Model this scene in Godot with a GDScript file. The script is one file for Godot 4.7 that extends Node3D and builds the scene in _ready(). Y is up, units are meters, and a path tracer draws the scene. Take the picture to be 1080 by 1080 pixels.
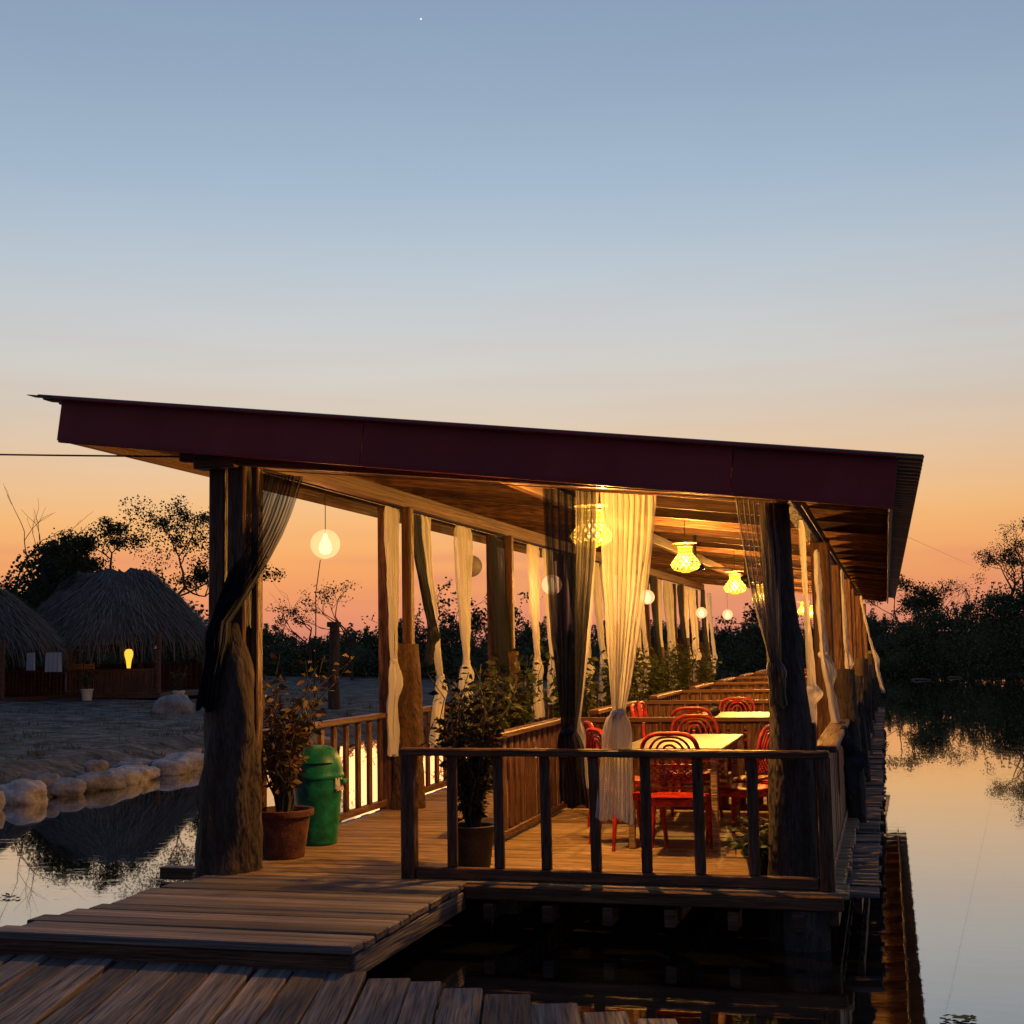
extends Node3D
# A timber pavilion on a river at dusk. Water is y = 0, decks y = 0.35, the pavilion runs along -z.

var rng := RandomNumberGenerator.new()
var taken := {}
var M := {}
var box_cache := {}
const ORD := ["first", "second", "third", "fourth", "fifth", "sixth", "seventh", "eighth", "ninth", "tenth"]

class MB:
	var v := PackedVector3Array()
	var c := PackedColorArray()
	var t := PackedInt32Array()
	var tint := Color(1, 1, 1, 1)

	func p(a: Vector3) -> int:
		v.append(a)
		c.append(tint)
		return v.size() - 1

	func tri(a: Vector3, b: Vector3, d: Vector3) -> void:
		var k := v.size()
		v.append(a); v.append(b); v.append(d)
		c.append(tint); c.append(tint); c.append(tint)
		t.append(k); t.append(k + 1); t.append(k + 2)

	# clockwise seen from outside
	func quad(a: Vector3, b: Vector3, d: Vector3, e: Vector3) -> void:
		var k := v.size()
		v.append(a); v.append(b); v.append(d); v.append(e)
		c.append(tint); c.append(tint); c.append(tint); c.append(tint)
		t.append(k); t.append(k + 1); t.append(k + 2)
		t.append(k); t.append(k + 2); t.append(k + 3)

	func poly(pts: Array, mid: Vector3) -> void:
		var n: Vector3 = (pts[1] - pts[0]).cross(pts[2] - pts[0])
		var q := pts.duplicate()
		if n.dot(pts[0] + pts[1] + pts[2] - mid * 3.0) > 0.0:
			q.reverse()
		var k := v.size()
		for x in q:
			v.append(x)
			c.append(tint)
		for i in range(1, q.size() - 1):
			t.append(k); t.append(k + i); t.append(k + i + 1)

	func box(x: Transform3D, size: Vector3, b: float) -> void:
		var h := size * 0.5
		b = minf(b, minf(h.x, minf(h.y, h.z)) * 0.6)
		var P := {}
		for sx in [-1, 1]:
			for sy in [-1, 1]:
				for sz in [-1, 1]:
					P[[sx, sy, sz, 0]] = x * Vector3(sx * h.x, sy * (h.y - b), sz * (h.z - b))
					P[[sx, sy, sz, 1]] = x * Vector3(sx * (h.x - b), sy * h.y, sz * (h.z - b))
					P[[sx, sy, sz, 2]] = x * Vector3(sx * (h.x - b), sy * (h.y - b), sz * h.z)
		var m := x.origin
		for s in [-1, 1]:
			poly([P[[s, -1, -1, 0]], P[[s, 1, -1, 0]], P[[s, 1, 1, 0]], P[[s, -1, 1, 0]]], m)
			poly([P[[-1, s, -1, 1]], P[[1, s, -1, 1]], P[[1, s, 1, 1]], P[[-1, s, 1, 1]]], m)
			poly([P[[-1, -1, s, 2]], P[[1, -1, s, 2]], P[[1, 1, s, 2]], P[[-1, 1, s, 2]]], m)
			for u in [-1, 1]:
				poly([P[[s, u, -1, 0]], P[[s, u, 1, 0]], P[[s, u, 1, 1]], P[[s, u, -1, 1]]], m)
				poly([P[[s, -1, u, 0]], P[[s, 1, u, 0]], P[[s, 1, u, 2]], P[[s, -1, u, 2]]], m)
				poly([P[[-1, s, u, 1]], P[[1, s, u, 1]], P[[1, s, u, 2]], P[[-1, s, u, 2]]], m)
				for w in [-1, 1]:
					poly([P[[s, u, w, 0]], P[[s, u, w, 1]], P[[s, u, w, 2]]], m)

	func tube(pts: Array, rads: Array, sides := 8, cap := true) -> void:
		var n := pts.size()
		var rows := []
		var side := Vector3.ZERO
		for i in n:
			var d: Vector3 = (pts[mini(i + 1, n - 1)] - pts[maxi(i - 1, 0)]).normalized()
			if side == Vector3.ZERO:
				side = d.cross(Vector3(0.31, 0.2, 0.93)).normalized()
				if side.length() < 0.1:
					side = d.cross(Vector3.RIGHT).normalized()
			side = (side - d * side.dot(d)).normalized()
			var up := d.cross(side)
			var row := PackedInt32Array()
			for k in sides:
				var a := TAU * k / sides
				row.append(p(pts[i] + (side * cos(a) + up * sin(a)) * rads[mini(i, rads.size() - 1)]))
			rows.append(row)
		for i in n - 1:
			for k in sides:
				var k2 := (k + 1) % sides
				t.append(rows[i][k]); t.append(rows[i + 1][k2]); t.append(rows[i][k2])
				t.append(rows[i][k]); t.append(rows[i + 1][k]); t.append(rows[i + 1][k2])
		if cap:
			for e in [0, n - 1]:
				var ring := []
				for k in sides:
					ring.append(v[rows[e][k]])
				var inward: Vector3 = pts[1] if e == 0 else pts[n - 2]
				poly(ring, inward)

	# surface of revolution about y; prof: Vector2(radius, y) from bottom to top on the outside
	func lathe(prof: Array, segs := 20, at := Vector3.ZERO, wob := 0.0, seedv := 0) -> void:
		var nz := FastNoiseLite.new()
		nz.seed = seedv
		nz.frequency = 1.2
		var rows := []
		for q in prof:
			var row := PackedInt32Array()
			for k in segs:
				var a := TAU * k / segs
				var r: float = q.x
				if wob > 0.0:
					r *= 1.0 + wob * nz.get_noise_3d(cos(a) * 1.3, q.y * 0.9, sin(a) * 1.3)
				row.append(p(at + Vector3(cos(a) * r, q.y, sin(a) * r)))
			rows.append(row)
		for i in prof.size() - 1:
			for k in segs:
				var k2 := (k + 1) % segs
				t.append(rows[i][k]); t.append(rows[i][k2]); t.append(rows[i + 1][k2])
				t.append(rows[i][k]); t.append(rows[i + 1][k2]); t.append(rows[i + 1][k])

	func grid(P: Array) -> void:
		var rows := []
		for r in P:
			var row := PackedInt32Array()
			for x in r:
				row.append(p(x))
			rows.append(row)
		for i in P.size() - 1:
			for k in P[0].size() - 1:
				t.append(rows[i][k]); t.append(rows[i][k + 1]); t.append(rows[i + 1][k + 1])
				t.append(rows[i][k]); t.append(rows[i + 1][k + 1]); t.append(rows[i + 1][k])

	func mesh(colored := false) -> ArrayMesh:
		var n := PackedVector3Array()
		n.resize(v.size())
		for i in range(0, t.size(), 3):
			var a := t[i]
			var b := t[i + 1]
			var d := t[i + 2]
			var f := (v[d] - v[a]).cross(v[b] - v[a])
			n[a] += f
			n[b] += f
			n[d] += f
		for i in n.size():
			n[i] = n[i].normalized() if n[i].length_squared() > 1e-20 else Vector3.UP
		var arr := []
		arr.resize(Mesh.ARRAY_MAX)
		arr[Mesh.ARRAY_VERTEX] = v
		arr[Mesh.ARRAY_NORMAL] = n
		if colored:
			arr[Mesh.ARRAY_COLOR] = c
		arr[Mesh.ARRAY_INDEX] = t
		var m := ArrayMesh.new()
		m.add_surface_from_arrays(Mesh.PRIMITIVE_TRIANGLES, arr)
		return m

# ---------- naming and nodes ----------
func numbered(parent: Node, called: String) -> String:
	var key := str(parent.get_instance_id()) + called
	var k: int = taken.get(key, 0)
	taken[key] = k + 1
	return called if k == 0 else "%s_%03d" % [called, k]

func part(parent: Node, called: String, m: Mesh, mat: Material, x := Transform3D.IDENTITY) -> MeshInstance3D:
	var o := MeshInstance3D.new()
	o.name = numbered(parent, called)
	o.mesh = m
	o.material_override = mat
	o.transform = x
	o.cast_shadow = GeometryInstance3D.SHADOW_CASTING_SETTING_ON
	parent.add_child(o, true)
	return o

func tag(o: Node, label: String, category: String, group := "", kind := "") -> Node:
	o.set_meta("label", label)
	if category:
		o.set_meta("category", category)
	if group:
		o.set_meta("group", group)
	if kind:
		o.set_meta("kind", kind)
	return o

func thing(called: String, label: String, category: String, at := Vector3.ZERO, turn := 0.0, group := "") -> Node3D:
	var o := Node3D.new()
	o.name = numbered(self, called)
	add_child(o, true)
	o.position = at
	o.rotation.y = turn
	tag(o, label, category, group)
	return o

func copy(src: Node3D, label: String, at: Vector3, turn: float, base: String) -> Node3D:
	var o: Node3D = src.duplicate()
	o.name = numbered(self, base)
	add_child(o, true)
	o.position = at
	o.rotation.y = turn
	o.set_meta("label", label)
	return o

func structure(called: String, m: Mesh, mat: Material, label: String) -> MeshInstance3D:
	var o := part(self, called, m, mat)
	tag(o, label, "", "", "structure")
	return o

func bmesh(size: Vector3, b := 0.006) -> ArrayMesh:
	var key := "%.3f,%.3f,%.3f,%.3f" % [size.x, size.y, size.z, b]
	if not box_cache.has(key):
		var mb := MB.new()
		mb.box(Transform3D.IDENTITY, size, b)
		box_cache[key] = mb.mesh()
	return box_cache[key]

func at(x: float, y: float, z: float) -> Transform3D:
	return Transform3D(Basis.IDENTITY, Vector3(x, y, z))

func turned(pos: Vector3, e: Vector3) -> Transform3D:
	return Transform3D(Basis.from_euler(e), pos)

# a bar between two points, its own x axis along its length
func bar(parent: Node, called: String, a: Vector3, b: Vector3, h: float, w: float, mat: Material, bev := 0.006) -> MeshInstance3D:
	var d := (b - a)
	var l := snappedf(d.length(), 0.001)
	var xa := d.normalized()
	var za := xa.cross(Vector3.UP)
	if za.length() < 0.01:
		za = Vector3.BACK
	za = za.normalized()
	var ya := za.cross(xa)
	return part(parent, called, bmesh(Vector3(l, h, w), bev), mat, Transform3D(Basis(xa, ya, za), (a + b) * 0.5))

func tubepart(parent: Node, called: String, pts: Array, rads: Array, sides: int, mat: Material) -> MeshInstance3D:
	var mb := MB.new()
	mb.tube(pts, rads, sides)
	return part(parent, called, mb.mesh(), mat)

# ---------- textures and materials ----------
func noise_img(sd: int, freq: float, oct: int, size: int, kind := FastNoiseLite.TYPE_SIMPLEX_SMOOTH) -> Image:
	var n := FastNoiseLite.new()
	n.seed = sd
	n.noise_type = kind
	n.frequency = freq
	n.fractal_octaves = oct
	var im := n.get_seamless_image(size, size)
	im.convert(Image.FORMAT_L8)
	return im

func grey_tex(sd: int, f1: float, f2: float, lo: float, hi: float, mixed := 0.5, size := 256, gamma := 1.0) -> ImageTexture:
	var a := noise_img(sd, f1, 4, size).get_data()
	var b := noise_img(sd + 7, f2, 3, size).get_data()
	var d := PackedByteArray()
	d.resize(size * size * 3)
	for i in size * size:
		var q := pow((a[i] * (1.0 - mixed) + b[i] * mixed) / 255.0, gamma)
		var g := int(clampf(lerpf(lo, hi, clampf((q - 0.5) * 1.7 + 0.5, 0.0, 1.0)), 0.0, 1.0) * 255.0)
		d[i * 3] = g
		d[i * 3 + 1] = g
		d[i * 3 + 2] = g
	var im := Image.create_from_data(size, size, false, Image.FORMAT_RGB8, d)
	im.generate_mipmaps()
	return ImageTexture.create_from_image(im)

func normal_tex(sd: int, f: float, oct: int, strength: float, size := 256) -> ImageTexture:
	var im := noise_img(sd, f, oct, size)
	im.convert(Image.FORMAT_RGBA8)
	im.bump_map_to_normal_map(strength)
	return ImageTexture.create_from_image(im)

func lin(r: float, g: float, b: float) -> Color:
	return Color(r, g, b).linear_to_srgb()

func mat(col: Color, rough: float, tex: Texture2D = null, scale := Vector3.ONE, nrm: Texture2D = null, nscale := 1.0, off := Vector3.ZERO, world := false) -> StandardMaterial3D:
	var m := StandardMaterial3D.new()
	m.albedo_color = col
	m.roughness = rough
	m.metallic_specular = 0.4
	m.cull_mode = BaseMaterial3D.CULL_DISABLED
	if tex:
		m.albedo_texture = tex
	if tex or nrm:
		m.uv1_triplanar = true
		m.uv1_world_triplanar = world
		m.uv1_scale = scale
		m.uv1_offset = off
	if nrm:
		m.normal_enabled = true
		m.normal_texture = nrm
		m.normal_scale = nscale
	return m

func vmat(rough: float, backlight := Color(0, 0, 0)) -> StandardMaterial3D:
	var m := StandardMaterial3D.new()
	m.vertex_color_use_as_albedo = true
	m.roughness = rough
	m.metallic_specular = 0.3
	m.cull_mode = BaseMaterial3D.CULL_DISABLED
	if backlight.r + backlight.g + backlight.b > 0.0:
		m.backlight_enabled = true
		m.backlight = backlight
	return m

func glow(col: Color, energy: float, base := Color(0.02, 0.02, 0.02)) -> StandardMaterial3D:
	var m := StandardMaterial3D.new()
	m.albedo_color = base
	m.roughness = 0.7
	m.emission_enabled = true
	m.emission = col
	m.emission_energy_multiplier = energy
	m.cull_mode = BaseMaterial3D.CULL_DISABLED
	return m

func woods(key: String, cols: Array, tex: Texture2D, nrm: Texture2D, scale: Vector3, rough := 0.7, ns := 0.6) -> void:
	var a := []
	for i in cols.size():
		var q: Color = cols[i]
		a.append(mat(lin(q.r, q.g, q.b), rough, tex, scale, nrm, ns, Vector3(0.37 * i, 0.23 * i, 0.61 * i)))
	M[key] = a
	var up := []
	for m in a:
		var q: StandardMaterial3D = m.duplicate()
		q.uv1_scale = Vector3(scale.y, scale.x, scale.z)
		up.append(q)
	M[key + "_upright"] = up
	var deep := []
	for m in a:
		var q: StandardMaterial3D = m.duplicate()
		q.uv1_scale = Vector3(scale.y, scale.z, scale.x)
		deep.append(q)
	M[key + "_deep"] = deep

func pick(key: String) -> Material:
	var a: Array = M[key]
	return a[rng.randi() % a.size()]

func make_materials() -> void:
	var grain := grey_tex(11, 0.02, 0.11, 0.5, 1.0, 0.45)
	var grain_n := normal_tex(12, 0.07, 4, 5.0)
	var blot := grey_tex(21, 0.012, 0.06, 0.5, 1.0, 0.4)
	var fine_n := normal_tex(22, 0.06, 4, 6.0)
	M.grain = grain
	M.grain_n = grain_n
	M.blot = blot
	M.fine_n = fine_n
	var gs := Vector3(0.16, 3.0, 3.0)
	woods("weathered", [Color(0.25, 0.215, 0.2), Color(0.185, 0.16, 0.152), Color(0.34, 0.285, 0.265), Color(0.22, 0.2, 0.195), Color(0.15, 0.128, 0.12), Color(0.28, 0.23, 0.215)], grain, grain_n, Vector3(0.05, 2.4, 2.4), 0.75, 0.7)
	woods("deck", [Color(0.52, 0.34, 0.17), Color(0.45, 0.29, 0.145), Color(0.58, 0.39, 0.2), Color(0.4, 0.255, 0.13), Color(0.5, 0.325, 0.165)], grain, grain_n, gs, 0.6, 0.7)
	woods("red", [Color(0.2, 0.085, 0.04), Color(0.17, 0.07, 0.035), Color(0.23, 0.1, 0.05), Color(0.19, 0.085, 0.045)], grain, grain_n, gs, 0.5, 0.6)
	woods("dark", [Color(0.18, 0.08, 0.042), Color(0.155, 0.07, 0.04), Color(0.2, 0.092, 0.05)], grain, grain_n, gs, 0.5, 0.6)
	woods("rafter", [Color(0.16, 0.07, 0.033), Color(0.13, 0.055, 0.027), Color(0.19, 0.085, 0.04)], grain, grain_n, gs, 0.6, 0.6)
	M.beam = mat(lin(0.17, 0.078, 0.038), 0.6, grain, Vector3(0.025, 2.2, 2.2), grain_n, 0.3)
	M.rail_cap = mat(lin(0.21, 0.092, 0.046), 0.5, grain, Vector3(0.03, 2.2, 2.2), grain_n, 0.3)
	M.bark = mat(lin(0.11, 0.082, 0.066), 0.9, grain, Vector3(2.2, 0.3, 2.2), grain_n, 1.1)
	M.stump = mat(lin(0.16, 0.085, 0.045), 0.85, grain, Vector3(2.0, 0.4, 2.0), grain_n, 1.4)
	M.fascia = mat(lin(0.36, 0.042, 0.045), 0.5, grey_tex(61, 0.01, 0.05, 0.8, 1.0, 0.4, 128), Vector3(0.3, 0.12, 0.3), fine_n, 0.04)
	M.sheet = mat(lin(0.34, 0.23, 0.155), 0.5, blot, Vector3(0.3, 0.3, 0.3), null)
	M.sand = mat(lin(0.21, 0.185, 0.16), 0.95, grey_tex(31, 0.015, 0.09, 0.35, 1.0, 0.4, 512), Vector3(0.16, 0.16, 0.16), normal_tex(32, 0.05, 5, 8.0), 0.5, Vector3.ZERO, true)
	M.rock = mat(lin(0.58, 0.56, 0.56), 0.85, grey_tex(41, 0.012, 0.08, 0.62, 1.0, 0.45), Vector3(0.8, 0.8, 0.8), fine_n, 0.5)
	M.rock_dark = mat(lin(0.4, 0.39, 0.385), 0.9, M.rock.albedo_texture, Vector3(0.9, 0.9, 0.9), fine_n, 0.6)
	M.leaf = vmat(0.6, Color(0.25, 0.3, 0.1))
	M.far_leaf = vmat(0.8)
	M.tree_bark = mat(lin(0.06, 0.05, 0.042), 0.95)
	M.thatch = vmat(0.95)
	M.terracotta = mat(lin(0.2, 0.075, 0.045), 0.8, blot, Vector3(2, 2, 2), fine_n, 0.4)
	M.dark_pot = mat(lin(0.05, 0.04, 0.035), 0.6, blot, Vector3(2, 2, 2))
	M.black = mat(lin(0.012, 0.012, 0.014), 0.45)
	M.soil = mat(lin(0.03, 0.02, 0.015), 0.95)
	M.green_plastic = mat(lin(0.01, 0.26, 0.155), 0.42, blot, Vector3(3, 3, 3))
	M.white_plastic = mat(lin(0.6, 0.56, 0.5), 0.5)
	M.red_plastic = mat(lin(0.68, 0.04, 0.025), 0.45, blot, Vector3(3, 3, 3))
	M.table_top = mat(lin(0.16, 0.135, 0.06), 0.4, grain, Vector3(0.3, 2.0, 2.0))
	M.white_paint = mat(lin(0.4, 0.4, 0.41), 0.8)
	M.metal = mat(lin(0.15, 0.14, 0.13), 0.4)
	var w := StandardMaterial3D.new()
	w.vertex_color_use_as_albedo = true
	w.albedo_color = lin(0.74, 0.72, 0.68)
	w.roughness = 0.85
	w.transparency = BaseMaterial3D.TRANSPARENCY_ALPHA
	w.cull_mode = BaseMaterial3D.CULL_DISABLED
	w.backlight_enabled = true
	w.backlight = Color(0.8, 0.78, 0.72)
	M.white_sheer = w
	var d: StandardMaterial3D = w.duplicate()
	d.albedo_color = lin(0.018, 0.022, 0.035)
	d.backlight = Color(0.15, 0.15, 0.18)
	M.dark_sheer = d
	var gs2: StandardMaterial3D = w.duplicate()
	gs2.albedo_color = lin(0.2, 0.185, 0.17)
	gs2.backlight = Color(0.4, 0.38, 0.35)
	M.grey_sheer = gs2
	var water := mat(lin(0.006, 0.0065, 0.006), 0.015, null, Vector3(0.22, 0.22, 0.5), normal_tex(51, 0.03, 4, 2.0), 0.045, Vector3.ZERO, true)
	water.metallic_specular = 0.7071
	water.clearcoat_enabled = true
	water.clearcoat = 1.0
	water.clearcoat_roughness = 0.01
	M.water = water

# ---------- camera, sky, sun ----------
func ramp(stops: Array, e: float) -> Color:
	for i in stops.size() - 1:
		if e <= stops[i + 1][0]:
			var k: float = (e - stops[i][0]) / (stops[i + 1][0] - stops[i][0])
			return stops[i][1].lerp(stops[i + 1][1], clampf(k, 0.0, 1.0))
	return stops[-1][1]

func s8(r: int, g: int, b: int) -> Color:
	return Color8(r, g, b).srgb_to_linear()

func sky_image() -> Image:
	var w := 2048
	var h := 1024
	var west := [[0.0, s8(204, 126, 112)], [1.3, s8(232, 146, 110)], [2.6, s8(242, 158, 102)], [3.8, s8(249, 172, 105)], [5.4, s8(250, 188, 121)], [6.6, s8(244, 196, 144)], [8.5, s8(231, 202, 170)], [10.2, s8(218, 204, 187)], [11.8, s8(212, 208, 201)], [14.0, s8(202, 206, 208)], [16.4, s8(187, 200, 211)], [19.5, s8(167, 187, 207)], [23.3, s8(151, 172, 195)], [27.0, s8(140, 160, 187)], [40.0, s8(112, 136, 166)], [60.0, s8(84, 108, 142)], [90.0, s8(66, 90, 126)]]
	var east := [[0.0, s8(70, 74, 92)], [6.0, s8(86, 84, 102)], [12.0, s8(84, 91, 114)], [25.0, s8(72, 89, 120)], [50.0, s8(64, 86, 122)], [90.0, s8(66, 90, 126)]]
	var pink := s8(222, 134, 112)
	var nz := FastNoiseLite.new()
	nz.seed = 5
	nz.frequency = 1.0
	nz.fractal_octaves = 3
	var wt := PackedFloat32Array()
	var cx := PackedFloat32Array()
	var cz := PackedFloat32Array()
	for i in w:
		var az := (i + 0.5) / w * TAU
		wt.append(pow(0.5 + 0.5 * cos(az + 0.33), 2.0))
		cx.append(cos(az))
		cz.append(sin(az))
	var data := PackedFloat32Array()
	data.resize(w * h * 3)
	var k := 0
	for j in h:
		var e := (0.5 - (j + 0.5) / h) * 180.0
		if e < 0.0:
			var low := s8(60, 50, 44)
			for i in w:
				data[k] = low.r; data[k + 1] = low.g; data[k + 2] = low.b
				k += 3
			continue
		var a := ramp(west, e)
		var b := ramp(east, e)
		var streaky := e < 26.0
		var band := 0.6 * exp(-pow((e - 3.0) / 1.3, 2.0)) + 0.05 * exp(-pow((e - 11.0) / 6.0, 2.0))
		for i in w:
			var q := b.lerp(a, wt[i])
			if streaky:
				var n := nz.get_noise_3d(cx[i] * 3.4, e * 1.1, cz[i] * 3.4)
				var s := clampf(n * 2.4 + 0.15, 0.0, 1.0) * band * wt[i]
				q = q.lerp(pink, s)
				q *= 1.0 + 0.014 * nz.get_noise_3d(cx[i] * 5.0 + 7.0, e * 0.45, cz[i] * 5.0)
			data[k] = q.r; data[k + 1] = q.g; data[k + 2] = q.b
			k += 3
	return Image.create_from_data(w, h, false, Image.FORMAT_RGBF, data.to_byte_array())

func make_view() -> void:
	var cam := Camera3D.new()
	cam.name = "camera"
	cam.transform = Transform3D(Basis(Vector3(0.9626, -0.01736, -0.27036), Vector3(0.04409, 0.99468, 0.09309), Vector3(0.26731, -0.10152, 0.95825)).orthonormalized(), Vector3(0, 1.9, 0))
	cam.fov = rad_to_deg(2.0 * atan(540.0 / 1400.0))
	cam.near = 0.05
	cam.far = 4000.0
	add_child(cam)
	cam.current = true
	var env := Environment.new()
	env.background_mode = Environment.BG_SKY
	var sky := Sky.new()
	var pm := PanoramaSkyMaterial.new()
	pm.panorama = ImageTexture.create_from_image(sky_image())
	sky.sky_material = pm
	env.sky = sky
	env.tonemap_mode = Environment.TONE_MAPPER_LINEAR
	env.tonemap_exposure = 1.0
	env.sdfgi_enabled = true
	env.ssao_enabled = true
	env.ssil_enabled = true
	var we := WorldEnvironment.new()
	we.name = "world_environment"
	we.environment = env
	add_child(we)
	# the sun is already down: only the faint broad afterglow above the western horizon is left
	var sun := DirectionalLight3D.new()
	sun.name = "afterglow"
	sun.light_energy = 0.03
	sun.light_color = Color(1.0, 0.62, 0.36)
	sun.light_angular_distance = 12.0
	sun.shadow_enabled = true
	sun.look_at_from_position(Vector3(-30, 6, -95), Vector3.ZERO)
	add_child(sun)

# ---------- ground, water, far vegetation ----------
var hn := FastNoiseLite.new()

func ground_y(x: float, z: float) -> float:
	var s1 := -11.4 + 0.35 * hn.get_noise_2d(z * 9.0, 3.0) - x
	var s2 := (-81.0 + 0.75 * maxf(x, 0.0) + 2.0 * hn.get_noise_2d(x * 2.0, 40.0) - z) * 0.8
	if z > 15.0:
		s1 = maxf(s1, z - 22.0)
	var s := maxf(s1, s2)
	var y := clampf(s * 0.3, -1.6, 0.34) + 0.42 * smoothstep(1.0, 20.0, s)
	if s > 0.0:
		y += 0.07 * hn.get_noise_2d(x * 6.0, z * 6.0) + 0.03 * hn.get_noise_2d(x * 30.0, z * 30.0)
	return y

func stepped(list: Array) -> PackedFloat32Array:
	var o := PackedFloat32Array()
	for q in list:
		var x: float = q[0]
		while x < q[1]:
			o.append(x)
			x += q[2]
	return o

func build_land() -> void:
	hn.seed = 9
	hn.frequency = 0.05
	hn.fractal_octaves = 3
	var xs := stepped([[-1600, -400, 300], [-400, -100, 60], [-100, -44, 6], [-44, -16, 0.6], [-16, -9.5, 0.22], [-9.5, 0, 1.5], [0, 40, 2.0], [40, 120, 10], [120, 400, 60], [400, 1601, 300]])
	var zs := stepped([[-3000, -600, 400], [-600, -120, 60], [-120, -90, 5], [-90, -56, 0.8], [-56, -8, 0.5], [-8, 30, 3], [30, 120, 20]])
	var mb := MB.new()
	var rows := []
	for z in zs:
		var r := []
		for x in xs:
			r.append(Vector3(x, ground_y(x, z), z))
		rows.append(r)
	mb.grid(rows)
	structure("ground", mb.mesh(), M.sand, "grey sandy river bank stretching back to the dark trees")
	var wb := MB.new()
	wb.quad(Vector3(-1500, 0, -2900), Vector3(1500, 0, -2900), Vector3(1500, 0, 100), Vector3(-1500, 0, 100))
	structure("water", wb.mesh(), M.water, "still river water mirroring the sunset sky")

func leaf(mb: MB, pos: Vector3, size: float) -> void:
	var a := Vector3(rng.randfn(), rng.randfn(), rng.randfn()).normalized()
	var b := a.cross(Vector3(rng.randfn(), rng.randfn(), rng.randfn())).normalized()
	var l := a * size
	var w := b * size * 0.42
	mb.quad(pos - l * 0.5, pos + w, pos + l * 0.5, pos - w)

func clump(mb: MB, mid: Vector3, r: Vector3, count: int, size: float, lo: Color, hi: Color, shell := 0.45) -> void:
	for i in count:
		var d := Vector3(rng.randfn(), rng.randfn(), rng.randfn()).normalized()
		var k := pow(rng.randf(), shell)
		mb.tint = lo.lerp(hi, rng.randf())
		leaf(mb, mid + d * r * k, size * rng.randf_range(0.6, 1.35))
	mb.tint = Color.WHITE

# a lumpy closed core that keeps the sky from showing through thick growth
func core(mb: MB, mid: Vector3, r: Vector3, col: Color, sd: int) -> void:
	mb.tint = col
	var nz := FastNoiseLite.new()
	nz.seed = sd
	nz.frequency = 0.9
	var rows := []
	for j in 15:
		var b := -PI / 2 + PI * j / 14.0
		var row := []
		for i in 25:
			var a := TAU * (i % 24) / 24.0
			var d := Vector3(cos(a) * cos(b), sin(b), sin(a) * cos(b))
			row.append(mid + d * r * (1.0 + 0.3 * nz.get_noise_3dv(d * 2.0) + 0.22 * nz.get_noise_3dv(d * 7.0)))
		rows.append(row)
	mb.grid(rows)
	mb.tint = Color.WHITE

func branch(mb: MB, tips: Array, a: Vector3, dir: Vector3, length: float, rad: float, depth: int, spread: float, upward: float) -> void:
	var n := 4
	var pts := [a]
	var rads := [rad]
	var d := dir
	var p := a
	for i in n:
		d = (d + Vector3(rng.randfn() * 0.13, rng.randfn() * 0.08 + upward * 0.06, rng.randfn() * 0.13)).normalized()
		p += d * length / n
		pts.append(p)
		rads.append(lerpf(rad, rad * 0.55, (i + 1.0) / n))
	mb.tube(pts, rads, 6 if rad > 0.05 else 4, false)
	if depth <= 0:
		tips.append(p)
		tips.append(pts[2])
		return
	var kids := 2 + (rng.randi() % 2)
	for i in kids:
		var nd := (d + Vector3(rng.randfn(), rng.randfn() * 0.5 + upward * 0.3, rng.randfn()).normalized() * spread).normalized()
		branch(mb, tips, pts[4 - (i % 2)], nd, length * rng.randf_range(0.6, 0.85), rad * 0.55, depth - 1, spread, upward)

func tree(called: String, label: String, base: Vector3, h: float, opt: Dictionary, group := "trees behind the river banks") -> Node3D:
	rng.seed = hash(label)
	base.y = ground_y(base.x, base.z) - 0.05
	var t := thing(called, label, "tree", base, 0.0, group)
	var tips := []
	var mb := MB.new()
	var trunk_h: float = h * opt.get("bole", 0.4)
	var lean: Vector3 = opt.get("lean", Vector3.ZERO)
	branch(mb, tips, Vector3.ZERO, (Vector3.UP + lean).normalized(), trunk_h, opt.get("rad", 0.14), opt.get("depth", 4), opt.get("spread", 0.9), opt.get("upward", 0.6))
	# fit the limbs to the wanted height
	var top := 0.01
	for q in tips:
		top = maxf(top, q.y)
	var k := (h * 0.97) / top
	for i in mb.v.size():
		mb.v[i].y *= k
		mb.v[i].x *= opt.get("wide", 1.0)
		mb.v[i].z *= opt.get("wide", 1.0)
	part(t, "trunk", mb.mesh(), M.tree_bark)
	var cb := MB.new()
	var lo: Color = opt.get("lo", Color(0.03, 0.04, 0.018))
	var hi: Color = opt.get("hi", Color(0.07, 0.09, 0.04))
	if opt.get("per_tip", 0) > 0:
		for q in tips:
			if rng.randf() > opt.get("bare", 0.0):
				var s := Vector3(q.x * opt.get("wide", 1.0), q.y * k, q.z * opt.get("wide", 1.0))
				var r: float = opt.get("tip_r", 0.5) * rng.randf_range(0.6, 1.3)
				clump(cb, s, Vector3(r, r * 0.7, r), opt.per_tip, opt.get("leaf", 0.14), lo, hi, 0.6)
	for q in opt.get("masses", []):
		clump(cb, q[0], q[1], q[2], opt.get("leaf", 0.14), lo, hi)
		if opt.get("solid", false):
			core(cb, q[0], q[1] * 0.5, lo.lerp(hi, 0.5), rng.randi() % 999)
	if cb.v.size() > 0:
		part(t, "crown", cb.mesh(true), M.far_leaf)
	return t

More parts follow.
